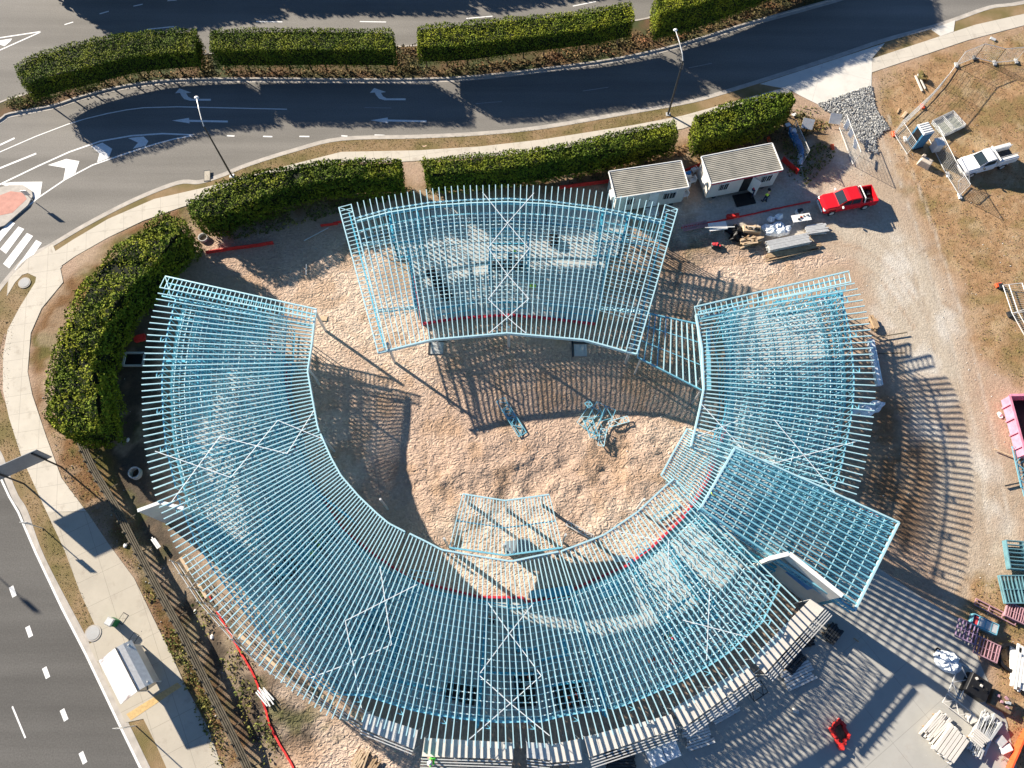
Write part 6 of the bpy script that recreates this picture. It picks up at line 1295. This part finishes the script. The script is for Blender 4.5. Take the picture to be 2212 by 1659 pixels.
bad = [sd_poly(X, Y, [Vector((p.x, p.y, 0)) for p in sp]), sd_poly(X, Y, [W(p) for p in up + lo[::-1]]), sd_poly(X, Y, [W(p) for p in A3(350,215,390,475,480,480,552,868,1078,812,1615,868,1820,225,1085,130)])]
for i in range(k):
    if d[i] > -3 or cl[i] < .46 or min(b_[i] for b_ in bad) < .3: continue
    s_ = random.uniform(.02, .07); x, y = X[i], Y[i]; z0 = gz(x, y)
    mb.add([(x - s_, y - s_ * .7, z0 - .02), (x + s_ * .9, y - s_, z0 - .02), (x + s_, y + s_ * .8, z0 - .02), (x - s_ * .8, y + s_, z0 - .02), (x, y, z0 + s_)], [(0, 1, 4), (1, 2, 4), (2, 3, 4), (3, 0, 4)])
tag(mb.build('loose_stones', M['rock']), 'small loose stones scattered over the bare site ground', 'stones', kind='stuff')

# ================================================================== people
def skin_mesh(verts, edges, radii, name, sub=1):
    me = bpy.data.meshes.new(name); me.from_pydata(verts, edges, []); o = bpy.data.objects.new(name, me); COL.objects.link(o)
    sk = o.modifiers.new('s', 'SKIN'); sk.use_smooth_shade = True
    for i, r_ in enumerate(radii): me.skin_vertices[0].data[i].radius = (r_, r_) if not isinstance(r_, tuple) else r_
    me.skin_vertices[0].data[0].use_root = True
    if sub: o.modifiers.new('u', 'SUBSURF').levels = sub; o.modifiers['u'].render_levels = sub
    dg = bpy.context.evaluated_depsgraph_get(); dg.update(); m2 = bpy.data.meshes.new_from_object(o.evaluated_get(dg)); m2.name = name; bpy.data.objects.remove(o); bpy.data.meshes.remove(me); return m2
def make_pose(bend=0., step=.15, arm=.3):
    """joints, standing height 1.75; bend forward in radians"""
    hip = Vector((0, 0, .92)); up = Vector((math.sin(bend), 0, math.cos(bend))); ch_ = hip + up * .42; nk = hip + up * .57; hd = nk + up * .10 + Vector((.02, 0, .02)); top = hd + up * .16
    J = dict(hip=hip, wa=hip + up * .2, ch=ch_, nk=nk, hd=hd, top=top)
    for s_, n_ in ((1, 'l'), (-1, 'r')):
        f = step * s_; J['hp' + n_] = hip + Vector((0, s_ * .10, -.03)); J['kn' + n_] = Vector((f * .6 + .03, s_ * .11, .50)); J['an' + n_] = Vector((f - .02, s_ * .12, .08)); J['to' + n_] = Vector((f + .15, s_ * .14, .04))
        sh = ch_ + Vector((0, s_ * .19, .06)); el = sh + Vector((arm * .5 + bend * .1, s_ * .06, -.27)); hn = el + Vector((arm * .9, -s_ * .02, -.20)); J['sh' + n_] = sh; J['el' + n_] = el; J['wr' + n_] = hn
    return J
def build_body(J, key):
    V = []; E_ = []; Rr = []
    def add(p, r_, par=None):
        V.append(tuple(p)); Rr.append(r_); 
        if par is not None: E_.append((par, len(V) - 1))
        return len(V) - 1
    h0 = add(J['hip'], (.15, .11)); w = add(J['wa'], (.13, .10), h0); c = add(J['ch'], (.16, .11), w); nk = add(J['nk'], .055, c); hd = add(J['hd'], .085, nk); tp = add(J['top'], .075, hd); 
    for n_ in 'lr':
        a = add(J['hp' + n_], .085, h0); a = add(J['kn' + n_], .058, a); a = add(J['an' + n_], .042, a); add(J['to' + n_], .035, a)
        s_ = add(J['sh' + n_], .055, c); e = add(J['el' + n_], .042, s_); wr = add(J['wr' + n_], .028, e)
        d = (J['wr' + n_] - J['el' + n_]).normalized(); pm = add(J['wr' + n_] + d * .06, .03, wr); side = Vector((0, 1, 0)); curl = Vector((.0, 0, -.4))
        for k, ln in enumerate((.065, .078, .072, .055)):
            o = side * (.024 * (k - 1.5)); f1 = add(J['wr' + n_] + d * .10 + o, .009, pm); add(J['wr' + n_] + d * (.10 + ln * .6) + o + curl * .03, .008, f1)
        sg = 1 if n_ == 'l' else -1; th_ = add(J['wr' + n_] + d * .05 - side * .035 * sg, .01, pm); add(J['wr' + n_] + d * .085 - side * .055 * sg, .008, th_)
    return skin_mesh(V, E_, Rr, 'person_body_' + key)
def cloth(J, key):
    def sk(names, rad, nm):
        V = []; E_ = []; Rr = []; idx = {}
        for (n0, par), r_ in zip(names, rad):
            V.append(tuple(J[n0])); Rr.append(r_); idx[n0] = len(V) - 1
            if par: E_.append((idx[par], idx[n0]))
        return skin_mesh(V, E_, Rr, nm)
    sh = sk([('wa', None), ('hip', 'wa'), ('ch', 'wa'), ('shl', 'ch'), ('ell', 'shl'), ('shr', 'ch'), ('elr', 'shr')], [(.16, .125), (.165, .13), (.19, .135), .075, .055, .075, .055], 'shirt_' + key)
    tr = sk([('hip', None), ('hpl', 'hip'), ('knl', 'hpl'), ('anl', 'knl'), ('hpr', 'hip'), ('knr', 'hpr'), ('anr', 'knr')], [(.165, .125), .10, .075, .062, .10, .075, .062], 'trousers_' + key)
    return sh, tr
POSES = {}
for key, kw in (('stand', dict(bend=.05, step=.10, arm=.15)), ('bend', dict(bend=.8, step=.22, arm=.2)), ('work', dict(bend=.35, step=.15, arm=.35))):
    J = make_pose(**kw); POSES[key] = (J, build_body(J, key)) + cloth(J, key)
def person(px, z, rz, pose, shirt, trousers, hat, label):
    J, bm_, sh, tr = POSES[pose]; c = W(px, z + .9); t = thing('person', label, 'person', (c.x, c.y, z), None, R(rz))
    def ln(nm, me_, m): 
        me_ = me_.copy() if me_.materials and me_.materials[0] != M[m] else me_
        if not me_.materials: me_.materials.append(M[m])
        else: me_.materials[0] = M[m]
        o = bpy.data.objects.new(nm, me_); COL.objects.link(o); o.parent = t; return o
    ln('body', bm_, 'skin'); ln('shirt', sh, shirt); ln('trousers', tr, trousers)
    hd = J['top']; mb = MB().sphere(hd + Vector((0, 0, -.02)), .135, 1.1, .95, .95, 14, True); mb.tube(hd + Vector((.03, 0, -.03)), hd + Vector((.03, 0, -.015)), .165, 16); child(mb, 'hard_hat' if hat != 'black' else 'hair', M[hat], t, smooth=False)
    f = J['hd']; mb = MB().sphere(f + Vector((.085, .03, .03)), .014, n=6).sphere(f + Vector((.085, -.03, .03)), .014, n=6); child(mb, 'eyes', M['black'], t); child(MB().beam(f + Vector((.085, 0, .02)), f + Vector((.115, 0, -.01)), .025, .03).beam(f + Vector((.088, -.025, -.045)), f + Vector((.088, .025, -.045)), .012, .012), 'nose_and_mouth', M['skin'], t)
    child(MB().sphere(f + Vector((0, .09, .01)), .025, .6, .4, 1, 6).sphere(f + Vector((0, -.09, .01)), .025, .6, .4, 1, 6), 'ears', M['skin'], t)
    for n_ in 'lr': a, b_ = J['an' + n_], J['to' + n_]; child(MB().beam(a + Vector((-.08, 0, -.03)), b_ + Vector((.02, 0, 0)), .11, .09), 'boot', M['dark'], t)
    return t
person(q(2,0,462,1228), .08, 60, 'work', 'redcloth', 'navy', 'black', 'person in a red top and dark trousers on the mat at the office door')
person(q(2,0,548,1268), 0, 130, 'stand', 'hiviz', 'navy', 'black', 'person in a yellow green vest walking right of the office mat')
person(A3(1097,458), .1, 0, 'work', 'navy', 'navy', 'hiviz', 'person with a lime hard hat at the trestle in the back pavilion')
person(A3(1232,625), .1, -90, 'bend', 'hiviz', 'white', 'hiviz', 'person in a lime vest and white trousers bending on the pavilion slab')
person(A5(668,190), .1, -40, 'work', 'hiviz', 'navy', 'redcloth', 'person in a yellow vest and red hat on the slab of the south eastern wing')
person(q(0,2,2068,218), .1, 100, 'bend', 'hiviz', 'navy', 'hiviz', 'person in a lime vest by the dark pile in the south western wing')
person(q(0,2,2010,282), .1, 30, 'work', 'hiviz', 'navy', 'hiviz', 'person in a lime vest a step below another worker in the south western wing')
M['limecloth'] = mat('lime_cloth', (.10, .75, .05), .7, 0, .05, 5)
person(q(1,2,588,1618), 3.75, 180, 'stand', 'limecloth', 'limecloth', 'white', 'person in bright lime clothes and a white hat on the bottom scaffold deck')
person(q(1,2,975,700), .1, 90, 'stand', 'navy', 'navy', 'redcloth', 'person in dark clothes on the slab left of the strap cross')
person(A1(590,790), .1, 20, 'work', 'hiviz', 'navy', 'orange', 'person in a vest behind the beam at the left end of the entrance canopy')
